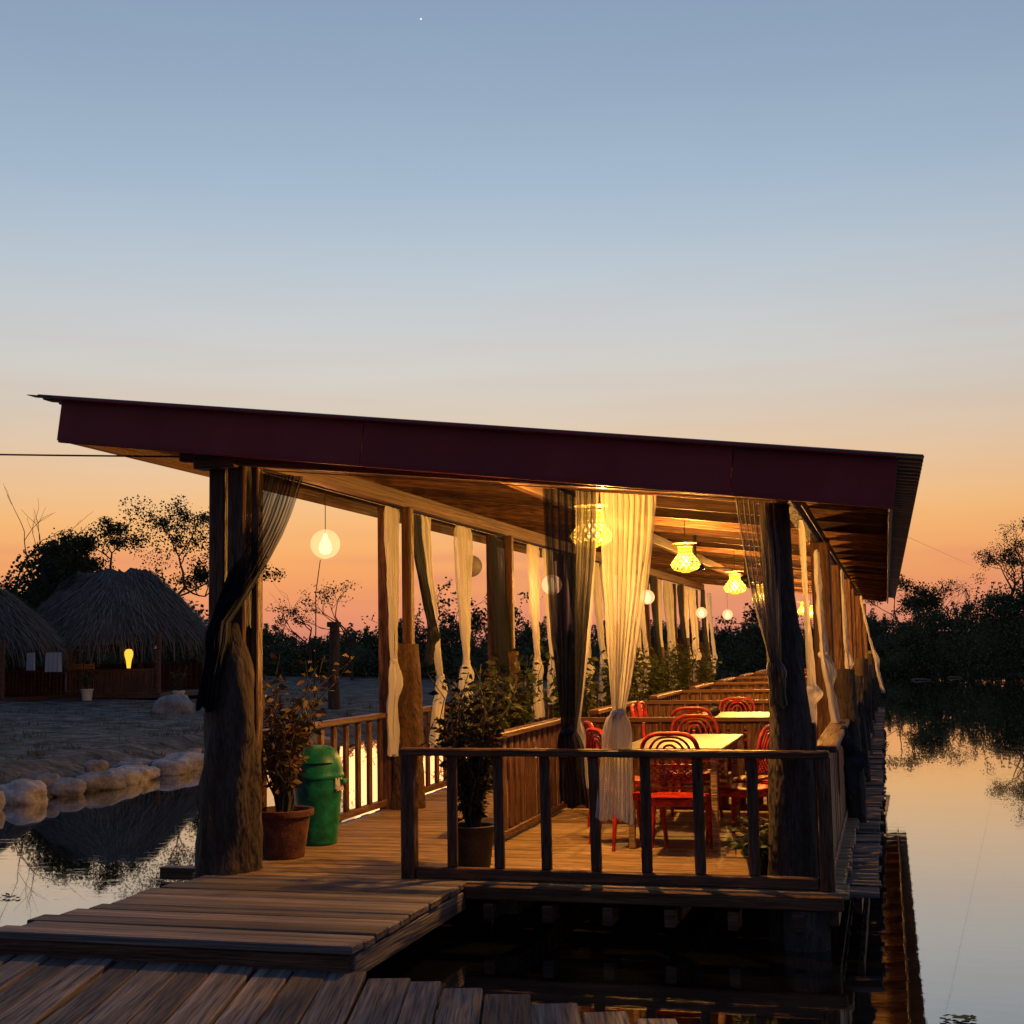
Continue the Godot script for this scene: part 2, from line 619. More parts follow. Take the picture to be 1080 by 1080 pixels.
func scrub(called: String, label: String, pts: Array, count: int, size: float) -> void:
	rng.seed = hash(label)
	var mb := MB.new()
	var lo := Color(0.07, 0.095, 0.05)
	var hi := Color(0.125, 0.16, 0.085)
	for q in pts:
		var y := ground_y(q[0], q[1])
		var mid := Vector3(q[0], y + q[2] * 0.42, q[1])
		var r := Vector3(q[3], q[2] * 0.6, q[3] * 0.8)
		core(mb, mid, r * 0.48, lo.lerp(hi, 0.5), rng.randi() % 999)
		clump(mb, mid, r * 1.08, count, size, lo, hi, 0.3)
		for k in 9:
			var a := rng.randf() * TAU
			var top := mid + Vector3(cos(a) * r.x * 0.7, r.y * rng.randf_range(0.6, 1.0), sin(a) * r.z * 0.7)
			clump(mb, top, Vector3(0.45, 0.3, 0.45) * rng.randf_range(0.5, 1.5), int(count * 0.025), size * 0.8, lo, hi, 0.6)
		# upright sprays that break the outline
		for k in 5:
			var a := rng.randf() * TAU
			var foot := mid + Vector3(cos(a) * r.x * 0.6 * rng.randf(), r.y * 0.7, sin(a) * r.z * 0.6)
			var up := Vector3(rng.randfn() * 0.35, 1.0, rng.randfn() * 0.35).normalized()
			var tall: float = rng.randf_range(0.25, 0.45) * q[2]
			mb.tint = lo
			mb.tube([foot, foot + up * tall * 0.6, foot + up * tall + Vector3(rng.randfn() * 0.1, 0, 0)], [0.025, 0.016, 0.006], 4, false)
			for n in 7:
				var u := (n + 1.0) / 7.0
				clump(mb, foot + up * tall * u, Vector3(0.3, 0.2, 0.3) * (1.15 - 0.7 * u), 16, size * 0.75, lo, hi, 0.7)
	var o := part(self, called, mb.mesh(true), M.far_leaf)
	tag(o, label, "scrub", "", "stuff")

func build_vegetation() -> void:
	# left, behind the huts
	tree("bare_tree", "leafless spindly tree at the left edge behind the thatched hut", Vector3(-33.6, 0, -45), 8.2, {"rad": 0.09, "depth": 4, "spread": 0.75, "upward": 0.7, "bole": 0.35})
	tree("round_tree", "dense round dark tree rising behind the left thatched hut", Vector3(-34.6, 0, -50), 5.5, {"rad": 0.2, "depth": 2, "solid": true, "leaf": 0.15,
		"masses": [[Vector3(0, 3.6, 0), Vector3(2.3, 2.6, 2.0), 4600], [Vector3(-1.9, 3.1, 0.3), Vector3(1.6, 1.7, 1.5), 2200], [Vector3(2.2, 3.4, 0.2), Vector3(1.7, 1.8, 1.5), 2400], [Vector3(0.3, 5.0, 0), Vector3(1.5, 1.2, 1.3), 1700], [Vector3(3.6, 3.0, 0.2), Vector3(1.5, 1.5, 1.4), 1900]]})
	tree("leafy_tree", "tall tree with ragged open crown above the thatched hut", Vector3(-28.7, 0, -48.5), 7.7, {"rad": 0.16, "depth": 4, "spread": 0.95, "upward": 0.35, "bole": 0.4, "wide": 1.25, "per_tip": 190, "tip_r": 0.62, "leaf": 0.095, "bare": 0.04,
		"masses": [[Vector3(-0.9, 6.4, 0), Vector3(1.1, 0.9, 1.0), 330], [Vector3(-1.9, 6.0, 0.4), Vector3(0.8, 0.7, 0.8), 170], [Vector3(1.4, 6.1, 0), Vector3(1.0, 0.6, 0.8), 230], [Vector3(0.3, 5.2, 0.3), Vector3(1.1, 0.8, 0.9), 260], [Vector3(2.4, 6.7, 0), Vector3(0.7, 0.5, 0.7), 150], [Vector3(2.5, 5.2, 0), Vector3(0.7, 0.4, 0.6), 110], [Vector3(-1.0, 7.3, 0), Vector3(0.8, 0.5, 0.7), 150]]})
	tree("low_tree", "low dark spreading tree right of the thatched roof", Vector3(-26.1, 0, -44.5), 4.3, {"rad": 0.13, "depth": 2, "solid": true, "leaf": 0.17,
		"masses": [[Vector3(-0.7, 3.1, 0), Vector3(1.3, 1.4, 1.2), 1000], [Vector3(0.8, 2.2, 0), Vector3(1.1, 1.2, 1.1), 800], [Vector3(1.6, 1.4, 0.3), Vector3(0.9, 1.0, 0.9), 500], [Vector3(-2.2, 2.5, 0.2), Vector3(1.3, 1.3, 1.2), 700]]})
	# middle, seen through the pavilion
	tree("airy_tree", "small airy tree beyond the dark post, seen under the roof", Vector3(-22.8, 0, -55), 4.5, {"rad": 0.07, "depth": 4, "spread": 0.9, "upward": 0.4, "bole": 0.38, "wide": 1.15, "per_tip": 9, "tip_r": 0.4, "leaf": 0.085, "bare": 0.2})
	tree("airy_tree", "thin bare sapling left of the leaning pole under the roof", Vector3(-24.6, 0, -52), 4.3, {"rad": 0.035, "depth": 3, "spread": 0.7, "upward": 0.9, "bole": 0.42})
	tree("airy_tree", "low flat-topped tree on the skyline beside the reddish potted shrub", Vector3(-25.2, 0, -56), 3.5, {"rad": 0.07, "depth": 4, "spread": 1.1, "upward": 0.1, "bole": 0.4, "wide": 1.2, "per_tip": 14, "tip_r": 0.35, "leaf": 0.09, "bare": 0.2})
	tree("leaning_pole", "thin bare leaning sapling against the orange sky", Vector3(-17.9, 0, -40), 4.6, {"rad": 0.024, "depth": 0, "bole": 0.97, "lean": Vector3(-0.1, 0, 0)})
	tree("feathery_tree", "feathery arching tree seen between the second and third left columns", Vector3(-20.6, 0, -60), 4.9, {"rad": 0.08, "depth": 4, "spread": 1.0, "upward": -0.2, "bole": 0.45, "wide": 1.3, "per_tip": 7, "tip_r": 0.4, "leaf": 0.15, "bare": 0.2})
	tree("feathery_tree", "rounded scrubby tree on the skyline near the third left column", Vector3(-17.5, 0, -58), 3.9, {"rad": 0.08, "depth": 4, "spread": 1.0, "upward": 0.3, "bole": 0.4, "per_tip": 10, "tip_r": 0.4, "leaf": 0.14})
	tree("feathery_tree", "small ragged tree on the skyline past the third left column", Vector3(-16.4, 0, -66), 4.4, {"rad": 0.08, "depth": 4, "spread": 1.0, "upward": 0.3, "bole": 0.4, "per_tip": 8, "tip_r": 0.4, "leaf": 0.14})
	var hedge := []
	rng.seed = 71
	for i in 46:
		var x := -52.0 + i * 0.98
		hedge.append([x + rng.randf_range(-0.4, 0.4), -61.0 + rng.randf_range(-1.5, 1.5), rng.randf_range(1.5, 2.5), rng.randf_range(0.9, 2.0)])
	scrub("far_thicket", "dark belt of bushes along the back of the sandy bank", hedge, 2600, 0.125)
	# far end and right bank
	tree("crooked_tree", "dark crooked tree silhouetted past the far end of the pavilion", Vector3(-7.6, 0, -84), 3.9, {"rad": 0.12, "depth": 3, "spread": 0.9, "upward": 0.4, "bole": 0.5, "per_tip": 26, "tip_r": 0.55, "leaf": 0.17, "masses": [[Vector3(0, 3.2, 0), Vector3(1.0, 0.6, 0.8), 300]]})
	tree("open_tree", "tall open-crowned tree on the far right bank", Vector3(6.6, 0, -79.5), 8.4, {"rad": 0.2, "depth": 5, "spread": 0.85, "upward": 0.45, "bole": 0.33, "wide": 1.25, "per_tip": 30, "tip_r": 0.5, "leaf": 0.085, "bare": 0.12,
		"masses": [[Vector3(1.2, 5.0, 0), Vector3(0.8, 0.7, 0.7), 260], [Vector3(0.7, 6.4, 0), Vector3(0.9, 0.6, 0.8), 220], [Vector3(-1.1, 6.1, 0), Vector3(0.6, 0.5, 0.6), 130], [Vector3(-1.4, 5.0, 0), Vector3(0.5, 0.4, 0.5), 90]]})
	tree("bank_tree", "dark leafy tree beside the pavilion's right eave on the far bank", Vector3(0.9, 0, -86), 5.6, {"rad": 0.12, "depth": 4, "spread": 0.8, "upward": 0.4, "bole": 0.4, "per_tip": 34, "tip_r": 0.5, "leaf": 0.12})
	tree("bank_tree", "thin twiggy tree on the far bank between the leafy ones", Vector3(2.2, 0, -85), 5.4, {"rad": 0.07, "depth": 4, "spread": 0.8, "upward": 0.5, "bole": 0.42, "per_tip": 6, "tip_r": 0.4, "leaf": 0.08, "bare": 0.2})
	tree("bank_tree", "low spreading tree on the far bank left of the tall one", Vector3(4.3, 0, -83), 5.2, {"rad": 0.1, "depth": 4, "spread": 1.0, "upward": 0.2, "bole": 0.42, "wide": 1.15, "per_tip": 24, "tip_r": 0.45, "leaf": 0.11})
	var bank := []
	rng.seed = 72
	for i in 40:
		var x := -16.0 + i * 0.85
		bank.append([x + rng.randf_range(-0.3, 0.3), -81.0 + 0.75 * maxf(x, 0.0) - rng.randf_range(-0.3, 2.0), rng.randf_range(2.0, 3.0) + (clampf(x - 2.0, 0.0, 8.0) * 0.32), rng.randf_range(1.3, 2.0)])
	scrub("bank_scrub", "dense dark scrub overhanging the water along the far right bank", bank, 4200, 0.125)

func rock(called: String, label: String, pos: Vector3, r: Vector3, turn: float, sd: int, dark := false, group := "boulders lining the water's edge") -> void:
	var nz := FastNoiseLite.new()
	nz.seed = sd
	nz.frequency = 0.7
	nz.fractal_octaves = 4
	var mb := MB.new()
	var rows := []
	for j in 15:
		var b := -PI / 2 + PI * j / 14.0
		var row := []
		for i in 25:
			var a := TAU * (i % 24) / 24.0
			var d := Vector3(cos(a) * cos(b), sin(b), sin(a) * cos(b))
			var q := Vector3(signf(d.x) * pow(absf(d.x), 0.8), signf(d.y) * pow(absf(d.y), 0.85), signf(d.z) * pow(absf(d.z), 0.8))
			row.append(q * r * (1.0 + 0.3 * nz.get_noise_3dv(d * 1.6)))
		rows.append(row)
	mb.grid(rows)
	var o := part(self, called, mb.mesh(), M.rock_dark if dark else M.rock, turned(pos, Vector3(0, turn, 0)))
	tag(o, label, "boulder", group)

# ---------- thatched huts on the bank ----------
func thatch_roof(t: Node3D, r: float, rz: float, y0: float, y1: float, ridge: float, sd: int) -> void:
	rng.seed = sd
	var mb := MB.new()
	var rows := []
	for j in 9:
		var k := j / 8.0
		var row := []
		for i in 33:
			var a := TAU * (i % 32) / 32.0
			var rr := lerpf(1.0, 0.04, k)
			var y := lerpf(y0, y1, pow(k, 0.75)) + 0.05 * rng.randfn() + 0.1 * sin(a * 3.0 + sd) * (1.0 - k)
			if i == 32:
				y = row[0].y
			row.append(Vector3(cos(a) * r * rr + signf(cos(a)) * ridge * k * absf(cos(a)), y, sin(a) * rz * rr))
		rows.append(row)
	mb.tint = Color(0.1, 0.09, 0.08)
	mb.grid(rows)
	var roof := part(t, "roof", mb.mesh(true), M.thatch)
	# straws: long thin blades combed down the slope and hanging as a fringe
	var sb := MB.new()
	for i in 7000:
		var k := pow(rng.randf(), 1.5) * 0.97
		var a := rng.randf() * TAU
		var rr := lerpf(1.0, 0.04, k)
		var p := Vector3(cos(a) * r * rr + cos(a) * ridge * k, lerpf(y0, y1, pow(k, 0.75)) + rng.randf_range(-0.02, 0.11) + 0.1 * sin(a * 3.0 + sd) * (1.0 - k), sin(a) * rz * rr)
		var out := Vector3(cos(a) * r, 0, sin(a) * rz).normalized()
		var down := (out * rng.randf_range(0.7, 1.0) + Vector3.DOWN * rng.randf_range(0.55, 0.95) + Vector3(rng.randfn(), rng.randfn(), rng.randfn()) * 0.14).normalized()
		if k < 0.04:
			down = (out * 0.25 + Vector3.DOWN + Vector3(rng.randfn(), 0, rng.randfn()) * 0.12).normalized()
		var l := rng.randf_range(0.2, 0.8)
		var w := down.cross(out + Vector3.UP).normalized() * rng.randf_range(0.007, 0.02)
		var g := rng.randf_range(0.07, 0.2)
		sb.tint = Color(g * 1.12, g, g * 0.86)
		sb.quad(p - w, p + down * l - w * 0.3, p + down * l + w * 0.3, p + w)
	var s := part(roof, "straw", sb.mesh(true), M.thatch)
	s.set_meta("kind", "stuff")

func hut(label: String, pos: Vector3, r: float, rz: float, y0: float, y1: float, ridge: float, sd: int, wall_from: float) -> Node3D:
	var t := thing("thatched_hut", label, "hut", pos, 0.0, "thatched huts on the bank")
	thatch_roof(t, r, rz, y0, y1, ridge, sd)
	part(t, "floor", bmesh(Vector3(r * 1.7, 0.16, rz * 1.7), 0.02), pick("dark"), at(0, 0.1, 0))
	for sx in [-1.0, -0.05, 1.0]:
		for sz in [-1.0, 1.0]:
			tubepart(t, "post", [Vector3(sx * r * 0.8, 0.0, sz * rz * 0.78), Vector3(sx * r * 0.8 + 0.02, y0 + 0.35, sz * rz * 0.78)], [0.085, 0.07], 8, pick("red"))
	# low railing of upright slats along the front
	var rail := part(t, "railing", bmesh(Vector3(r * 1.6, 0.07, 0.06)), pick("red"), at(0, 0.86, rz * 0.8))
	var n := int(r * 1.6 / 0.13)
	for i in n:
		var x := -r * 0.8 + (i + 0.5) * 0.13
		if x < wall_from:
			part(rail, "slat", bmesh(Vector3(0.045, 0.68, 0.03), 0.004), pick("red_upright"), at(x, -0.37, 0))
		else:
			part(rail, "board", bmesh(Vector3(0.122, 0.68, 0.03), 0.004), pick("red_upright"), at(x, -0.37, 0))
	# back half wall
	for i in int(r * 1.5 / 0.2):
		part(t, "wall_board", bmesh(Vector3(0.19, 0.85, 0.03), 0.004), pick("dark"), at(-r * 0.75 + (i + 0.5) * 0.2, 0.6, -rz * 0.8))
	return t

func build_huts() -> void:
	var gy := ground_y(-23, -36)
	hut("larger thatched hut with a lit lamp, right of the other hut", Vector3(-23.75, gy, -37.4), 3.55, 2.5, 1.62, 3.98, 1.15, 81, 0.75)
	hut("thatched hut cut off by the left edge of the picture", Vector3(-26.9, gy - 0.02, -34.4), 3.3, 2.2, 1.46, 3.4, 1.1, 82, 9.0)
	# pear-shaped lamp on the railing of the larger hut
	var lampt := thing("pear_lamp", "pear-shaped yellow lamp glowing under the larger thatched roof", "lamp", Vector3(-21.72, gy + 0.9, -35.16))
	var mb := MB.new()
	mb.lathe([Vector2(0.05, 0.0), Vector2(0.065, 0.12), Vector2(0.085, 0.26), Vector2(0.125, 0.4), Vector2(0.125, 0.5), Vector2(0.08, 0.57), Vector2(0.01, 0.585)], 16)
	part(lampt, "shade", mb.mesh(), glow(Color(1.0, 0.72, 0.22), 1.5))
	var base := MB.new()
	base.lathe([Vector2(0.01, 0.0), Vector2(0.08, 0.0), Vector2(0.08, 0.02), Vector2(0.05, 0.03), Vector2(0.0, 0.03)], 14, Vector3(0, -0.01, 0))
	part(lampt, "base", base.mesh(), M.black)
	var l := OmniLight3D.new()
	l.name = "lamp_light"
	l.light_color = Color(1.0, 0.66, 0.28)
	l.light_energy = 0.7
	l.light_size = 0.1
	l.omni_range = 30.0
	l.omni_attenuation = 2.0
	l.shadow_enabled = true
	l.position = Vector3(0, 0.42, 0)
	lampt.add_child(l)
	# pale cloths hung in the nearer hut, orange chair backs, pots
	var pale := ["pale cloth panel hanging in the left hut, left of its pair", "wider pale cloth panel hanging between the two huts"]
	var pxs := [[-23.55, 0.26, 0.5, -33.0], [-22.8, 0.5, 0.55, -33.0]]
	for i in 2:
		var cb := MB.new()
		var rows := []
		for j in 8:
			var row := []
			for k in 17:
				var u := k / 16.0
				row.append(Vector3((u - 0.5) * pxs[i][1] * (1.0 + 0.05 * j / 7.0), -pxs[i][2] * j / 7.0, 0.025 * sin(u * 23.0 + i) * (0.4 + j / 7.0)))
			rows.append(row)
		cb.grid(rows)
		var o := part(self, "hanging_cloth", cb.mesh(), M.white_paint, at(pxs[i][0], gy + 1.42, pxs[i][3]))
		tag(o, pale[i], "cloth", "pale cloths in the huts")
	for i in 2:
		var c := thing("wooden_chair", ["orange-brown chair back behind the hut railing, left of two", "orange-brown chair back behind the hut railing, right of two"][i], "chair", Vector3(-23.75 + i * 0.4, gy + 0.18, -35.75), 0.0, "chairs in the larger hut")
		var om := mat(lin(0.5, 0.2, 0.06), 0.6)
		for s in [-1, 1]:
			part(c, "back_post", bmesh(Vector3(0.03, 0.9, 0.03)), om, at(s * 0.16, 0.45, 0.15))
			part(c, "leg", bmesh(Vector3(0.03, 0.42, 0.03)), om, at(s * 0.16, 0.21, -0.17))
		for k in 3:
			part(c, "back_slat", bmesh(Vector3(0.3, 0.07, 0.02)), om, at(0, 0.68 + k * 0.085, 0.15))
		part(c, "seat", bmesh(Vector3(0.36, 0.03, 0.36)), om, at(0, 0.43, 0))
	var pots := [[-26.1, -32.2, "white flowerpot standing in front of the left hut"], [-22.75, -34.6, "pale flowerpot at the corner between the two huts"], [-19.9, -34.9, "small pale flowerpot with a bush right of the larger hut"]]
	for i in pots.size():
		var q: Array = pots[i]
		var t := thing("flowerpot", q[2], "flowerpot", Vector3(q[0], ground_y(q[0], q[1]) - 0.02, q[1]), 0.0, "flowerpots by the huts")
		pot_parts(t, 0.13, 0.17, 0.34, M.white_plastic)
		plant_parts(t, 0.3, 14, 0.55 + 0.1 * i, 0.3, 9, 0.09, [Color(0.03, 0.05, 0.02), Color(0.07, 0.1, 0.04)], 300 + i)

# ---------- pots and plants ----------
func pot_parts(t: Node3D, r0: float, r1: float, h: float, m: Material) -> void:
	var mb := MB.new()
	mb.lathe([Vector2(0.01, 0.0), Vector2(r0, 0.0), Vector2(r0 + 0.006, 0.012), Vector2(lerpf(r0, r1, 0.8), h * 0.84), Vector2(r1 + 0.008, h * 0.85), Vector2(r1 + 0.014, h * 0.87), Vector2(r1 + 0.018, h * 0.98), Vector2(r1 + 0.012, h), Vector2(r1 - 0.006, h), Vector2(r1 - 0.012, h * 0.97), Vector2(r1 - 0.016, h * 0.86)], 28)
	part(t, "pot", mb.mesh(), m)
	var sb := MB.new()
	sb.lathe([Vector2(r1 - 0.014, h * 0.86), Vector2(r1 * 0.6, h * 0.885), Vector2(0.005, h * 0.9)], 20, Vector3.ZERO, 0.05, 4)
	part(t, "soil", sb.mesh(), M.soil)

func plant_parts(t: Node3D, y0: float, stems: int, h: float, spread: float, per: int, size: float, cols: Array, sd: int, hang := 0.0, bare := 0.25) -> void:
	rng.seed = sd
	var mb := MB.new()
	var lb := MB.new()
	for i in stems:
		var a := rng.randf() * TAU
		var hh := h * rng.randf_range(0.55, 1.0)
		var out := Vector3(cos(a), 0, sin(a)) * spread * sqrt(rng.randf()) * hh / h
		var p0 := Vector3(cos(a), 0, sin(a)) * 0.05 * rng.randf() + Vector3(0, y0, 0)
		var pts := []
		for k in 7:
			var u := k / 6.0
			pts.append(p0 + Vector3(0, hh * u, 0) + out * pow(u, 1.4) + Vector3(rng.randfn(), 0, rng.randfn()) * 0.012 * k)
		mb.tube(pts, [0.009, 0.008, 0.007, 0.006, 0.005, 0.004, 0.003], 5, false)
		for k in per:
			var u := lerpf(bare, 1.0, (k + rng.randf()) / per)
			var f := u * 6.0
			var b: int = mini(int(f), 5)
			var q: Vector3 = pts[b].lerp(pts[b + 1], f - b)
			var d := Vector3(rng.randfn(), rng.randfn() * 0.5 + 0.35 - hang, rng.randfn()).normalized()
			var l := size * rng.randf_range(0.65, 1.35)
			var w := d.cross(Vector3(rng.randfn(), rng.randfn(), rng.randfn()).normalized()).normalized() * l * 0.24
			var fold := d.cross(w).normalized() * l * 0.06
			lb.tint = cols[0].lerp(cols[1], rng.randf())
			var e := q + d * 0.02
			var tip := e + d * l + Vector3.DOWN * l * 0.22
			lb.quad(e, e + d * l * 0.45 + w + fold, tip, e + d * l * 0.45 - w + fold)
	part(t, "stems", mb.mesh(), M.tree_bark)
	part(t, "leaves", lb.mesh(true), M.leaf)

# ---------- boardwalk, gangway, pavilion ----------
func roof_y(x: float) -> float:
	return 3.02 + (0.1 - x) * 0.1285

func build_boardwalk() -> void:
	rng.seed = 101
	var o := structure("boardwalk", bmesh(Vector3(9.0, 0.14, 0.12)), pick("dark"), "weathered lower boardwalk of wide grey planks in the foreground")
	o.transform = turned(Vector3(-2.6, 0.11, -5.2), Vector3(0, 0.27, 0))
	var inv := o.transform.affine_inverse()
	var d := Vector3(-0.267, 0, -0.9637)
	var side := Vector3(0.9637, 0, -0.267)
	# far edge of the walk: under the gangway on the left, slanting nearer on the right
	var x := -6.6
	while x < 1.9:
		var w := rng.randf_range(0.17, 0.27)
		var xm := x + w * 0.5
		var ze := -6.72 if xm < -2.8 else (-6.74 + (xm + 2.8) * 0.355 - 0.11 * clampf((xm + 2.8) * 2.0, 0.0, 1.0) * 0.0)
		if xm >= -2.8:
			ze += rng.randf_range(-0.014, 0.014)
		else:
			ze = -6.95
		# x is measured along z = -6.2
		var far := Vector3(xm, 0.2, -6.2) + d * (-6.2 - ze) / 0.9637
		var near := far - d * 4.2
		var s := Vector3(4.2, 0.045, w * 0.9637 - rng.randf_range(0.006, 0.018))
		var b := Basis(d, Vector3.UP, side)
		b = b * Basis.from_euler(Vector3(rng.randf_range(-0.02, 0.02), rng.randf_range(-0.008, 0.008), 0))
		part(o, "plank", bmesh(s, 0.007), pick("weathered"), inv * Transform3D(b, (far + near) * 0.5 + Vector3(0, rng.randf_range(-0.006, 0.006), 0)))
		x += w
	for k in 5:
		var p := Vector3(-3.5 + k * 1.1, 0, -6.35 + k * 0.35)
		var mb := MB.new()
		mb.tube([Vector3(p.x, -1.5, p.z), Vector3(p.x + 0.02, 0.17, p.z)], [0.09, 0.08], 9)
		part(o, "pile", mb.mesh(), M.bark, inv)

	var g := structure("gangway", bmesh(Vector3(0.09, 0.12, 1.92)), pick("weathered_deep"), "raised plank gangway leading up to the pavilion entrance")
	g.transform = at(-2.815, 0.235, -7.66)
	var gi := g.transform.affine_inverse()
	part(g, "stringer", bmesh(Vector3(0.09, 0.12, 1.92)), pick("dark_deep"), gi * at(-4.45, 0.235, -7.66))
	part(g, "stringer", bmesh(Vector3(0.09, 0.12, 1.92)), pick("dark_deep"), gi * at(-3.6, 0.235, -7.66))
	part(g, "riser", bmesh(Vector3(2.3, 0.13, 0.03)), pick("dark"), gi * at(-3.94, 0.24, -6.672))
	var z := -6.64
	while z > -8.6:
		var w := rng.randf_range(0.15, 0.21)
		if z - w < -8.64:
			w = z + 8.64
		var left := lerpf(-4.98, -4.6, (-z - 6.64) / 1.96) + rng.randf_range(-0.07, 0.05)
		var right := -2.765 + rng.randf_range(-0.006, 0.006)
		var b := Basis.from_euler(Vector3(0, rng.randf_range(-0.008, 0.008), rng.randf_range(-0.004, 0.004)))
		part(g, "plank", bmesh(Vector3(right - left, 0.045, w - rng.randf_range(0.006, 0.016)), 0.007), pick("weathered"), gi * Transform3D(b, Vector3((left + right) * 0.5, 0.327 + rng.randf_range(-0.004, 0.004), z - w * 0.5)))
		z -= w
	for q in [[-4.5, -6.9], [-2.9, -6.9], [-4.4, -8.3]]:
		var mb := MB.new()
		mb.tube([Vector3(q[0], -1.5, q[1]), Vector3(q[0], 0.17, q[1])], [0.08, 0.08], 9)
		part(g, "pile", mb.mesh(), M.bark, gi)

func railing(parent: Node, a: Vector3, b: Vector3, drop: float, board: float, gap: float, thick: float, cap: Vector2, key: String, bottom_h := 0.06) -> MeshInstance3D:
	var r := bar(parent, "railing", a, b, cap.y, cap.x, M.rail_cap, 0.008)
	var l := (b - a).length()
	var n := int(l / (board + gap))
	var stepx := l / n
	for i in n:
		var h := drop - cap.y - bottom_h
		part(r, "baluster", bmesh(Vector3(board, h, thick), 0.005), pick(key + "_upright"), at(-l * 0.5 + (i + 0.5) * stepx, -cap.y * 0.5 - h * 0.5, rng.randf_range(-0.003, 0.003)))
	part(r, "bottom_rail", bmesh(Vector3(l, bottom_h, thick + 0.03)), pick(key), at(0, -drop + bottom_h * 0.5 + cap.y * 0.5, 0))
	return r

func trunk(parent: Node, called: String, x: float, z: float, prof: Array, wob: float, sd: int, m: Material, lean := Vector2.ZERO) -> void:
	var mb := MB.new()
	var fine := []
	for i in prof.size() - 1:
		for k in 5:
			fine.append(prof[i].lerp(prof[i + 1], k / 5.0))
	fine.append(prof[-1])
	fine.append(Vector2(0.005, prof[-1].y + 0.01))
	mb.lathe(fine, 26, Vector3.ZERO, wob, sd)
	var y0: float = prof[0].y
	for i in mb.v.size():
		var u := mb.v[i].y - y0
		mb.v[i].x += lean.x * u + 0.02 * sin(u * 2.3 + sd)
		mb.v[i].z += lean.y * u
	part(parent, called, mb.mesh(), m, at(x, 0, z))

